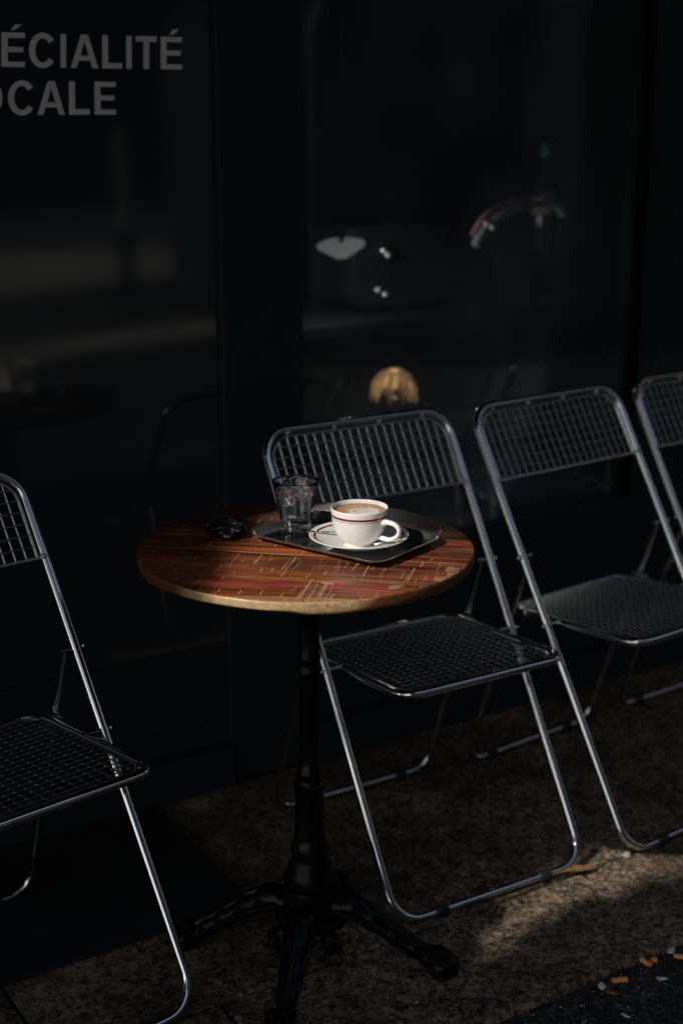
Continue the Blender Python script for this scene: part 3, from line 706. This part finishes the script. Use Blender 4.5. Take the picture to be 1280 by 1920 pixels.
# coffee with latte art
cofm = mat('coffee', (.5, .3, .15), .32); at = N(cofm, 'ShaderNodeAttribute', attribute_name='wood'); L(cofm, at.outputs['Color'], bsdf(cofm).inputs['Base Color'])
def coffn(A, B, verts):
    x = verts[:, 0]; y = verts[:, 1]
    # u: camera right, v: away from the camera
    u = x * RT.x + y * RT.y; v = x * FW.x + y * FW.y; r = np.hypot(x, y) / .0468
    ns = fbm(u * 160 + 3, v * 160, 5, 4); wv = .004 * (fbm(u * 70, v * 70, 9, 3) - .5) * 2
    base = np.array([.52, .27, .10]); dark = np.array([.28, .115, .035]); cream = np.array([.84, .76, .66])
    k = np.clip(sstep(.62, .98, r) * .85 + .5 * (ns - .5), 0, 1)[:, None]
    c = base * (1 - k) + dark * k
    uu = u - .0035 + wv; vv = v + .004 + wv
    q = np.hypot(uu / .0320, vv / .0270)
    blob = (1 - sstep(.86, .98, q + .12 * (ns - .5)))
    ringm = sstep(.45, .75, np.sin(q * 17 + 1.6 + 1.6 * (uu / .03)) * .5 + .5) * sstep(.18, .4, q) * (1 - sstep(.9, 1.0, q)) * sstep(-.2, .5, -uu / .03 + vv / .02 * .4 + .3)
    core = np.exp(-((uu + .002) ** 2 + (vv * 1.6) ** 2) / .012 ** 2)
    a_ = np.clip(blob * (1 - .7 * ringm), 0, 1)[:, None]
    c = c * (1 - a_) + cream * a_
    s_ = (np.exp(-((vv - .001) / .0012) ** 2) * (np.abs(uu - .002) < .02))[:, None] * .5
    c = c * (1 - s_) + base * s_
    return c, ns * 0
cf = disc_mesh('coffee', 70, 260, .0468, [(-.001, .0001), (.0004, .0006), (.0006, -.001), (0, -.004)], cofm, cup, Vector((0, 0, .0612 * TS)), TS, coffn, (0, 0))
# spoon on the left of the saucer
spn = thing('teaspoon', TT(.052, .030, .7620), 'steel teaspoon lying on the left of the saucer behind the cup', 'spoon', rz=math.atan2(-.33, .9))
bm = bm_new()
n = 22
pth = [Vector((-.030 + .105 * i / (n - 1), 0, .0035 + .0005 * math.sin(i * .3) - .004 * math.sin(i / (n - 1) * math.pi))) for i in range(n)]
tube(bm, pth, .003, seg=10, radii=[.0042 if i < 2 else .0050 - .0026 * min(1, i / 9) for i in range(n)], flat=[(1, 1.0, .38)] * n)
uvs(bm, (.083, 0, .003), .014, 16, 8, (1.25, .85, .28))
obj('spoon_body', bm, chrome, spn, k=TS, ang=180)
# crumpled black pouch
pou = thing('leather_pouch', TT(-.068, .172, .7405), 'small crumpled shiny black leather pouch on the wooden table, left of the tray', 'pouch')
bm = bm_new(); bmesh.ops.create_icosphere(bm, subdivisions=5, radius=1)
for v in bm.verts:
    p = v.co.copy()
    f = 1 + .22 * math.sin(p.x * 5 + p.y * 3.2) * math.cos(p.z * 4 + p.y * 5) + .07 * math.sin(p.y * 13 + p.x * 9 + p.z * 4) + .03 * math.sin(p.x * 21 - p.y * 11)
    p *= f; v.co = Vector((p.x * .030, p.y * .040, max(0, .013 + p.z * .0165)))
pb = obj('pouch_body', bm, leather, pou, k=TS, ang=180)
for off, hgt in ((-.008, .030), (.006, .033), (.016, .026)):
    bm = bm_new(); tube(bm, catmull([(-.022, off + .016, .018), (-.010, off + .010, hgt - .003), (.008, off, hgt), (.024, off - .014, .021), (.034, off - .022, .008)], 6), .0036, seg=8, flat=[(1, 1, .6)] * 25); obj('strap', bm, leather, pou, k=TS)

# ------------------------------------------------------------------ litter on the kerb and road
tan = mat('dry_leaf', (.42, .24, .10), .8); v_ = coords(tan); L(tan, ramp(tan, noise(tan, v_, 60, 5), [(.3, (.22, .11, .045)), (.7, (.48, .29, .13))]), bsdf(tan).inputs['Base Color'])
brownm = mat('brown_leaf', (.16, .06, .02), .8); v_ = coords(brownm); L(brownm, ramp(brownm, noise(brownm, v_, 60, 5), [(.3, (.08, .03, .012)), (.7, (.22, .09, .03))]), bsdf(brownm).inputs['Base Color'])
corkm = mat('filter_orange', (.8, .3, .07), .8); v_ = coords(corkm); L(corkm, ramp(corkm, noise(corkm, v_, 300, 3), [(.35, (.60, .20, .05)), (.6, (.85, .33, .08))]), bsdf(corkm).inputs['Base Color'])
ashm = mat('ash_paper', (.62, .60, .57), .9); v_ = coords(ashm); L(ashm, ramp(ashm, noise(ashm, v_, 250, 3), [(.35, (.3, .28, .26)), (.6, (.68, .66, .62))]), bsdf(ashm).inputs['Base Color'])
def leafshape(ln, wd, curl, m_, name, loc, rz, label, cat='leaf', group=None):
    bm = bm_new(); n = 18; rows = []
    for i in range(n + 1):
        t = i / n; w_ = wd * (math.sin(math.pi * min(1, t * .98 + .02)) ** .7) * (.45 + .75 * t) * .5 + .0008
        z = curl * math.sin(t * math.pi) + .002
        rows.append([bm.verts.new((t * ln - ln / 2, j * w_ / 2 + .003 * math.sin(t * 6), z + abs(j) * .0028 + .001 * math.sin(t * 19 + j))) for j in (-2, -1, 0, 1, 2)])
    for A, B in zip(rows[:-1], rows[1:]):
        for k in range(4): bm.faces.new((A[k], A[k + 1], B[k + 1], B[k]))
    bmesh.ops.solidify(bm, geom=bm.faces[:], thickness=.0006)
    o = obj(name, bm, m_, None, loc=loc, rz=rz); tag(o, label, cat, group); return o
leafshape(.150, .030, .010, tan, 'dry_leaf', W(.525, -.115, .001), -.20, 'long pale tan dry leaf lying under the front bar of the chair by the table')
leafshape(.045, .010, .003, brownm, 'dry_leaf', W(.330, -.150, .001), .9, 'thin dark brown dry leaf on the kerb, left of the long tan leaf')
leafshape(.018, .009, .002, brownm, 'dry_leaf', W(.78, .145, .001), .5, 'tiny reddish brown leaf scrap on the dark pavement behind the chair legs')
leafshape(.020, .010, .003, tan, 'dry_leaf', W(.615, .385, .001), .1, 'tiny yellow leaf scrap between the rear bars of two chairs')
def butt(x, y, rz, ash, label, z=-.0135, ln=.028, r=.0052, tilt=0):
    t = thing('cigarette_butt', W(x, y, z + r), label, 'cigarette butt', 'cigarette butts in the gutter', rz=rz)
    bm = bm_new(); n = 8; tube(bm, [(ln * i / n, .0004 * math.sin(i * 2.1), 0) for i in range(n + 1)], r, seg=12, radii=[r * (1 + .05 * math.sin(i * 2.7)) for i in range(n + 1)], flat=[(1, 1, .86)] * (n + 1)); obj('filter', bm, corkm, t, ang=60)
    if ash:
        bm = bm_new(); n = 5; tube(bm, [(-.0002 - .012 * i / n, .0006 * math.sin(i * 1.7), -.0003 * i) for i in range(n + 1)], r, seg=12, radii=[r * (.98 - .06 * i + .04 * math.sin(i * 3)) for i in range(n + 1)]); obj('burnt_end', bm, ashm, t, ang=60)
def groundpt(px, py, z=-.014):
    d = FWD * 1.0 + RT * ((px - 640) / 2667) - UP * ((py - 960) / 2667); t_ = (z - CAM.z) / d.z; p = CAM + d * t_; return p.x, p.y
x, y = groundpt(1147, 1844); butt(x, y, .1 - .5, False, 'orange cigarette butt lying nearest the front of the gutter litter')
x, y = groundpt(1262, 1797); butt(x, y, -.85, False, 'orange cigarette butt at the right edge of the photo beside a white scrap')
x, y = groundpt(1204, 1806); butt(x, y, -1.5, True, 'flattened dull cigarette butt standing askew between the two orange butts', r=.0052, ln=.017)
x, y = groundpt(1221, 1806); butt(x, y, -.2, False, 'short orange cigarette stub touching the flattened one', ln=.010)
def scrap(px, py, sz, m_, label, name='paper_scrap', cat='litter', z=-.014, el=1.6, rz=.4, ht=.35):
    x, y = groundpt(px, py, z); bm = bm_new(); bmesh.ops.create_icosphere(bm, subdivisions=3, radius=sz)
    ph = random.random() * 6
    for v in bm.verts:
        p = v.co; f = 1 + .25 * math.sin(p.x / sz * 3 + ph) * math.cos(p.y / sz * 4 + ph) + .12 * math.sin(p.z / sz * 7 + ph)
        v.co = Vector((p.x * f * el, p.y * f, max(-.2 * sz, p.z * f * ht)))
    o = obj(name, bm, m_, None, loc=W(x, y, z + sz * .2), rz=rz); tag(o, label, cat); return o
scrap(1128, 1850, .0060, ashm, 'crumpled white paper scrap left of the front orange cigarette butt', rz=1.0, ht=.7)
scrap(1146, 1862, .0062, brownm, 'burnt brown twist of tobacco beside the front cigarette butt', rz=-1.0, el=2.0, name='tobacco_twist')
scrap(1258, 1783, .0062, ashm, 'white crumpled paper scrap above the right cigarette butt', ht=.8)
scrap(1240, 1836, .0048, ashm, 'small flat white paper chip lying alone on the asphalt', el=2.0, rz=-.5)
scrap(1160, 1833, .0055, steel, 'crumpled bit of silver foil against the kerb by the front butt', name='foil_scrap', ht=.9)
scrap(1175, 1604, .0070, stone, 'small pale pebble on the kerb in front of the right chair', name='pebble', cat='stone', z=0, el=1.3, ht=.7)
scrap(1168, 1637, .0022, ashm, 'tiny bright white chip glinting on the sunlit kerb', name='stone_chip', cat='stone', z=0, el=1.1, ht=.8)
scrap(1092, 1885, .0035, brownm, 'small brown crumb on the asphalt in front of the kerb', name='crumb', el=1.4)
scrap(1172, 1905, .0030, ashm, 'thin grey paper sliver on the asphalt near the bottom edge', el=3.0, rz=-1.3, name='paper_sliver')

sheet_m = mat('sheet_black', (.012, .013, .015), .8, 0, .2); v_ = coords(sheet_m); bump(sheet_m, noise(sheet_m, v_, 260, 4), .8, .003)
L(sheet_m, ramp(sheet_m, noise(sheet_m, v_, 5, 6), [(.3, (.008, .010, .012)), (.7, (.018, .020, .022))]), bsdf(sheet_m).inputs['Base Color'])
bm = bm_new(); box(bm, -1.9, -.045, .128, .585, .0008, .009, .003)  # thin near-black sheet added to darken this strip of pavement
dm = obj('dark_sheet', bm, sheet_m, smooth=False); tag(dm, 'long thin black sheet on the pavement behind the left chair', 'dark_sheet')
gr_ = random.Random(4); bm = bm_new()
for i in range(420):
    on_road = i < 300
    if on_road: x = gr_.uniform(-.6, 1.6); y = -.40 - abs(gr_.gauss(0, .10)) - .004; z = -.0138
    else: x = gr_.uniform(-.6, 1.6); y = -.117 + gr_.gauss(0, .006) if i < 370 else gr_.uniform(-.39, .1); z = 0.0
    q = gr_.uniform(.0006, .0019) * (1.4 if gr_.random() < .1 else 1)
    bmesh.ops.create_icosphere(bm, subdivisions=1, radius=q, matrix=Matrix.Translation((x, y, z + q * .4)) @ Matrix.Rotation(gr_.random() * 3, 4, 'Z') @ Matrix.Diagonal((gr_.uniform(.8, 1.8), 1, .6, 1)))
gt = obj('grit', bm, stone, ang=180); gt['kind'] = 'stuff'
# ------------------------------------------------------------------ inside the cafe
YI = 1.30
ctr = thing('coffee_counter', W(1.2, YI + .25, 0), 'dark counter standing inside the cafe behind the right window', 'counter')
bm = bm_new(); box(bm, -.75, .75, -.10, .55, 0, .84, .01); obj('counter_body', bm, voidm, ctr, smooth=False)
bm = bm_new(); box(bm, -.78, .78, -.13, .58, .842, .885, .006); obj('counter_top', bm, voidm, ctr, smooth=False)
opal = mat('opal_glow', (.7, .68, .66), .3); b_ = bsdf(opal); v_ = coords(opal); oc = ramp(opal, noise(opal, v_, 12, 3), [(.3, (.85, .80, .76)), (.7, (1, .95, .92))]); L(opal, oc, b_.inputs['Emission Color']); b_.inputs['Emission Strength'].default_value = .17  # glowing shade, added to brighten the things behind the window
pp = thing('added_pendant', W(.900, YI, 1.110), 'small glowing opal pendant added inside the right window to light the things near it', 'lamp')
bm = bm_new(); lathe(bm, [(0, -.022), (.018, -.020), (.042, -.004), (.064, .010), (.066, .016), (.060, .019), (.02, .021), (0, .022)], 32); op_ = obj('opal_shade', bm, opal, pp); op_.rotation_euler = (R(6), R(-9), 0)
bm = bm_new(); tube(bm, [(0, 0, .02), (0, 0, 1.85)], .002, seg=6); tube(bm, [(0, 0, .020), (0, 0, .05)], .008, seg=10); obj('cord', bm, dark_in, pp)
pl_ = bpy.data.lights.new('added_pendant_light', 'POINT'); pl_.energy = 3.0; pl_.color = (1, .93, .85); pl_.shadow_soft_size = .008  # added fill for the tap and knobs
po = link(bpy.data.objects.new('added_pendant_light', pl_)); po.parent = pp; po.location = Vector((.055, .075, -.014)) * S
# machine with chrome knobs
mc = thing('espresso_machine', W(1.14, 1.62, .887), 'dark espresso machine with small chrome knobs, blurred behind the right window', 'coffee machine')
bm = bm_new(); box(bm, -.02, .36, -.02, .24, 0.02, .26, .02); box(bm, -.02, .36, -.10, -.021, 0.02, .05, .01); obj('machine_body', bm, voidm, mc, smooth=False)
def kp(px, py, Y=1.565):
    d = FWD + RT * ((px - 640) / 2667) - UP * ((py - 960) / 2667); t_ = (Y - CAM.y) / d.y; p = CAM + d * t_; return p.x - 1.14, p.z - .887
chrome_b = mat('polished_chrome', (.85, .84, .82), .16, 1.0); v_ = coords(chrome_b); L(chrome_b, ramp(chrome_b, noise(chrome_b, v_, 60, 3), [(.3, (.24,) * 3), (.7, (.34,) * 3)]), bsdf(chrome_b).inputs['Roughness'])
for px, py in ((718, 470), (727, 478), (708, 545), (722, 553)):
    x, z = kp(px, py)
    bm = bm_new(); tube(bm, [(x, -.02, z), (x, -.05, z)], .006, seg=10); uvs(bm, (x, -.055, z), .013, 16, 10); obj('knob', bm, chrome_b, mc)
# swan neck tap with two round nozzles
sw_ = thing('beer_tap', W(1.667, 1.30, .9), 'curved pink and pale grey swan neck tap, blurred inside the right window', 'tap')
pinkm = mat('pink_enamel', (.80, .42, .45), .3); palem = mat('pale_enamel', (.62, .72, .74), .3)
for m_ in (pinkm, palem):
    v_ = coords(m_); c_ = tuple(bsdf(m_).inputs['Base Color'].default_value)[:3]; L(m_, ramp(m_, noise(m_, v_, 20, 4), [(.3, tuple(x * .7 for x in c_)), (.7, c_)]), bsdf(m_).inputs['Base Color'])
def tp(px, py): 
    d = FWD + RT * ((px - 640) / 2667) - UP * ((py - 960) / 2667); t_ = (YI - CAM.y) / d.y; p = CAM + d * t_; return Vector((p.x - 1.667, 0, p.z - .9))
bm = bm_new(); tube(bm, catmull([tp(1056, 404), tp(1040, 383), tp(1000, 384), tp(955, 397), tp(925, 415), tp(905, 436), tp(890, 460)], 7), .012, seg=14); obj('pale_neck', bm, palem, sw_)
bm = bm_new(); tube(bm, [p + Vector((0, -.012, .018)) for p in catmull([tp(1030, 374), tp(1000, 376), tp(955, 389), tp(922, 405), tp(898, 425), tp(882, 452)], 7)], .010, seg=14); obj('pink_neck', bm, pinkm, sw_)
for px, py in ((900, 416), (911, 425)):
    bm = bm_new(); uvs(bm, tp(px, py) + Vector((0, -.035, 0)), .012, 16, 10); obj('round_cap', bm, chrome_b, sw_)
bm = bm_new(); tube(bm, [tp(1056, 404), tp(1056, 404) + Vector((.02, .0, -.30)), tp(1056, 404) + Vector((.03, 0, -.88))], .012, seg=12); obj('tap_stand', bm, voidm, sw_)
hs_ = thing('wall_shelf', W(1.95, 1.47, 1.02), 'dark high shelf inside the right window carrying the bottle', 'shelf')
bm = bm_new(); box(bm, -.32, .6, -.08, .10, 0, .025, .003); box(bm, .5, .53, -.08, .10, -1.02, -.001); box(bm, -.30, -.27, -.08, .10, -1.02, -.001); obj('shelf_board', bm, voidm, hs_, smooth=False)
bt = thing('bottle', W(1.745, 1.45, 1.046), 'dark bottle with a teal cap and pale label, blurred inside the right window', 'bottle')
bm = bm_new(); lathe(bm, [(0, 0), (.036, 0), (.038, .01), (.038, .18), (.030, .22), (.015, .25), (.014, .29), (0, .29)], 28); obj('bottle_body', bm, dglass, bt)
teal = mat('teal_cap', (.02, .22, .24), .4); bm = bm_new(); lathe(bm, [(0, .29), (.018, .291), (.018, .325), (.016, .33), (0, .33)], 24); obj('cap', bm, teal, bt)
bm = bm_new(); lathe(bm, [(.0385, .12), (.0387, .17)], 28); obj('bottle_label', bm, stone, bt)
# lit raffia lamp, added to brighten the things behind the window
lm = thing('added_lamp', W(1.066, 1.28, .45), 'small dim lamp with a fringed straw shade, added to light things behind the right window', 'lamp')
ls = thing('window_shelf', W(1.0, 1.28, .40), 'low dark shelf inside the right window under the added straw lamp', 'shelf')
bm = bm_new(); box(bm, -.55, .9, -.12, .12, 0, .05, .005); box(bm, -.5, -.45, -.1, .1, -.40, -.001); box(bm, .8, .85, -.1, .1, -.40, -.001); obj('shelf_board', bm, voidm, ls, smooth=False)
bm = bm_new(); tube(bm, [(0, 0, .01), (0, 0, .235)], .012, seg=12); lathe(bm, [(0, 0), (.05, 0), (.05, .012), (0, .016)], 24); obj('lamp_stand', bm, dark_in, lm)
strawt = mat('straw_shade', (.45, .27, .12), .8); b_ = bsdf(strawt); b_.inputs['Subsurface Weight'].default_value = 0
v_ = coords(strawt, (6, 6, .6)); sc_ = ramp(strawt, noise(strawt, v_, 50, 4), [(.3, (.25, .14, .06)), (.7, (.60, .40, .20))]); L(strawt, sc_, b_.inputs['Base Color'])
L(strawt, sc_, b_.inputs['Emission Color']); b_.inputs['Emission Strength'].default_value = .16
bm = bm_new()
for k in range(70):
    a = 2 * math.pi * k / 70 + random.uniform(-.03, .03); ln = random.uniform(.55, 1.35); c, s = math.cos(a), math.sin(a)
    tube(bm, [(.018 * c, .018 * s, .315), (.045 * c, .045 * s, .300), (.060 * c, .060 * s, .303 - .035 * ln), (.066 * c, .066 * s, .303 - .060 * ln)], random.uniform(.0012, .0034), seg=5)
obj('straw_shade', bm, strawt, lm)
bl = bpy.data.lights.new('added_bulb', 'POINT'); bl.energy = .5; bl.color = (1, .72, .45); bl.shadow_soft_size = .02  # added warm fill inside the straw shade
bo = link(bpy.data.objects.new('added_bulb', bl)); bo.parent = lm; bo.location = Vector((0, 0, .27)) * S

# ------------------------------------------------------------------ the street behind the camera
bm = bm_new(); a15 = R(-13)
def rotated(bm, piv=(0, -7.05)):
    bmesh.ops.rotate(bm, cent=(piv[0], piv[1], 0), matrix=Matrix.Rotation(a15, 3, 'Z'), verts=bm.verts); return bm
bm = bm_new(); box(bm, -30, 30, -14.5, -7.05, -.3, .08, .01); obj('far_pavement', rotated(bm), stone, smooth=False)['kind'] = 'structure'
bm = bm_new(); box(bm, -30, 30, -5.2, -4.75, -.3, -.010); obj('road_line', rotated(bm), stone, smooth=False)['kind'] = 'structure'
opp = thing('opposite_building', W(-1.7, -14.4, 0), 'grey rendered building across the street, behind the photographer', 'building', rz=a15)
bm = bm_new(); box(bm, -8, 30, -4, -.1, 0, 16, .02); obj('wall', bm, render_m, opp, smooth=False)
for i in range(14):
    for zz in (.9, 4.0, 7.0):
        bm = bm_new(); box(bm, -7 + i * 2.6, -5.6 + i * 2.6, -.11, -.06, zz, zz + 1.9, .01); obj('window', bm, dglass, opp, smooth=False)
cb = thing('added_building', W(17, -8, 0), 'dark unseen building added on the right to block the sky there', 'building', rz=-.2)  # unseen block, added to cut sky light from the right
bm = bm_new(); box(bm, 0, 6, -9, 8, -.1, 11, .02); obj('wall', bm, render_m, cb, smooth=False)
for i in range(4):
    for zz in (1, 4.2, 7.4):
        bm = bm_new(); box(bm, -.03, .02, -7.5 + i * 3.8, -5.9 + i * 3.8, zz, zz + 1.8, .01); obj('window', bm, dglass, cb, smooth=False)
van = thing('added_van', W(5.6, -4.4, -.03), 'dark delivery van added behind the photographer to block bright reflections in the right window', 'van')  # unseen van, added to keep the bright far pavement out of the pane
bm = bm_new(); side = [(-2.7, .25), (2.3, .25), (2.35, .9), (1.9, 1.15), (1.35, 2.0), (1.1, 2.1), (-2.65, 2.15), (-2.75, 1.9)]
A = [bm.verts.new((x, -.9, z)) for x, z in side]; B = [bm.verts.new((x, .9, z)) for x, z in side]
bm.faces.new(A); bm.faces.new(B[::-1])
for i in range(8): bm.faces.new((A[i], B[i], B[(i + 1) % 8], A[(i + 1) % 8]))
bmesh.ops.bevel(bm, geom=bm.edges[:], offset=.07, segments=3, affect='EDGES'); obj('body', bm, blackpaint, van)
bm = bm_new(); box(bm, .55, 1.25, .901, .91, 1.25, 1.8, .004); obj('window', bm, dglass, van, smooth=False)
for x in (-1.7, 1.5):
    for y in (-.82, .82):
        bm = bm_new(); tube(bm, [(x, y - .11, .33), (x, y + .11, .33)], .33, seg=28); wh = obj('wheel', bm, rubber, van)
        bm = bm_new(); tube(bm, [(x, y - .118, .33), (x, y + .118, .33)], .17, seg=20); obj('rim', bm, steel, wh)
for y in (-.65, .65):
    bm = bm_new(); uvs(bm, (2.33, y, .72), .11, 12, 8, (.4, 1, .8)); obj('headlight', bm, dglass, van)
post = thing('street_bollard', W(3.62, -7.6, -.03), 'slim pale bollard across the street, behind the photographer', 'bollard')
bm = bm_new(); tube(bm, [(0, 0, .56), (0, 0, 1.36)], .03, seg=16); obj('pole', bm, stone, post)
bm = bm_new(); lathe(bm, [(0, 0), (.12, 0), (.12, .06), (.08, .1), (.065, .54), (0, .56)], 20); obj('post_base', bm, blackpaint, post)

# ------------------------------------------------------------------ unseen tree added to shade the terrace, gaps cut for sun patches
SDs = SD
def pix(px, py, z):
    d = FWD + RT * ((px - 640) / 2667) - UP * ((py - 960) / 2667); t_ = (z - CAM.z) / d.z; p = CAM + d * t_; return (p.x, p.y)
ZT = .79
LIT_TOP = [pix(*p, ZT) for p in ((372, 1118), (425, 1050), (465, 1000), (500, 968), (590, 948), (640, 965), (765, 985), (800, 1002), (850, 985), (885, 985), (905, 1000), (900, 1080), (800, 1125), (640, 1165), (470, 1160))]
def circ(c, r, sc=1): return [((c.x / S) + r * math.cos(a * math.pi / 8), (c.y / S) + r * math.sin(a * math.pi / 8)) for a in range(16)]
c_ = TT(cx_, cy_, ZF + .072); LIT_CUP = (c_.z / S, circ(c_, .056)); c_ = TT(cx_, cy_, ZF + .035); LIT_CUP2 = (c_.z / S, circ(c_, .056))
c_ = TT(gx, gy, ZF + .085); LIT_GL = (c_.z / S, circ(c_, .040)); c_ = TT(gx, gy, ZF + .04); LIT_GL2 = (c_.z / S, circ(c_, .034))
LIT_G = [pix(*p, 0) for p in ((885, 1750), (925, 1695), (985, 1642), (1110, 1598), (1300, 1575), (1330, 1640), (1180, 1665), (1080, 1700), (960, 1775), (900, 1800))]
tgt = Vector((.25, .0, .7)); cc_ = tgt - SDs * 5.2
U1 = SDs.cross(Vector((0, 0, 1))).normalized(); U2 = SDs.cross(U1).normalized()
tree = thing('added_tree', W(cc_.x + .2, cc_.y - .9, -.11), 'broad leafy tree, unseen and added left of the photographer to shade the terrace', 'tree')
tb = Vector((cc_.x + .2, cc_.y - .9, -.11))
NL = 62000
pos = []
rg_ = np.random.default_rng(3)
while len(pos) < NL:
    a, b, c = rg_.uniform(-1, 1, 3)
    if (a ** 4 + b ** 4) ** .5 + c * c > 1: continue
    p = cc_ + U1 * (a * 2.3) + U2 * (b * 2.7) + SDs * (c * 1.0)
    pos.append(p)
P = np.array(pos); sd = np.array(SDs)
def hits(P, z, poly, grow):
    t_ = (z - P[:, 2]) / sd[2]; q = P + t_[:, None] * sd; pp = np.array(poly)
    ok = np.zeros(len(P), bool)
    for dx, dy in [(0, 0)] + [(grow * math.cos(k * math.pi / 4) / (1.0), grow * math.sin(k * math.pi / 4)) for k in range(8)]:
        ok |= in_poly(q[:, 0] + dx, q[:, 1] + dy, poly)
    return ok
keep = ~(hits(P, ZT, LIT_TOP, .018) | hits(P, 0.0, LIT_G, .004))
for z_, pl_ in (LIT_CUP, LIT_CUP2, LIT_GL, LIT_GL2): keep &= ~hits(P, z_, pl_, .012)
P = P[keep]
n = len(P)
ax = rg_.normal(size=(n, 3)); ax /= np.linalg.norm(ax, axis=1)[:, None]
nr_ = rg_.normal(size=(n, 3)) * .8 + np.array([-.4, 0, 1.0]); nr_ -= (nr_ * ax).sum(1)[:, None] * ax; nr_ /= np.linalg.norm(nr_, axis=1)[:, None]
sd_ = np.cross(nr_, ax); ln = rg_.uniform(.035, .055, n)[:, None]; wd = ln * .62
quad = [(-1, 0), (-.3, -1), (.45, -.8), (1.15, 0), (.45, .8), (-.3, 1)]
V = np.stack([P + ax * ln * u + sd_ * wd * v + nr_ * ln * (.18 * abs(v)) for u, v in quad], 1).reshape(-1, 3)
me = bpy.data.meshes.new('crown'); tbv = np.array(tb)
me.from_pydata(((V - tbv) * S).tolist(), [], np.arange(n * 6).reshape(n, 6).tolist()); me.materials.append(leafm); me.update()
co = link(bpy.data.objects.new('crown', me)); co.parent = tree
bm = bm_new(); rel = cc_ - tb
tube(bm, catmull([(0, 0, 0), (.03, .02, 1.0), (-.05, .0, 2.0), (rel.x * .4 - .1, .1, 2.6)], 6), .13, seg=14, radii=[.17 - .004 * i for i in range(19)])
obj('trunk', bm, bark, tree)
for k in range(6):
    a = k * 1.05; bm = bm_new(); e = rel + U1 * (1.2 * math.cos(a)) + U2 * (1.2 * math.sin(a))
    # limbs stay out of the light gaps
    path = catmull([(-.05, 0, 2.0), (e.x * .3, e.y * .3, 2.3), (e.x * .8, e.y * .8, e.z * .9), tuple(e)], 5)
    w_ = np.array([list(p + tb) for p in path]); bad = hits(w_, ZT, LIT_TOP, .06) | hits(w_, 0, LIT_G, .05)
    if bad.any(): continue
    tube(bm, path, .04, seg=9, radii=[.07 - .055 * i / len(path) for i in range(len(path))]); obj('limb', bm, bark, tree)
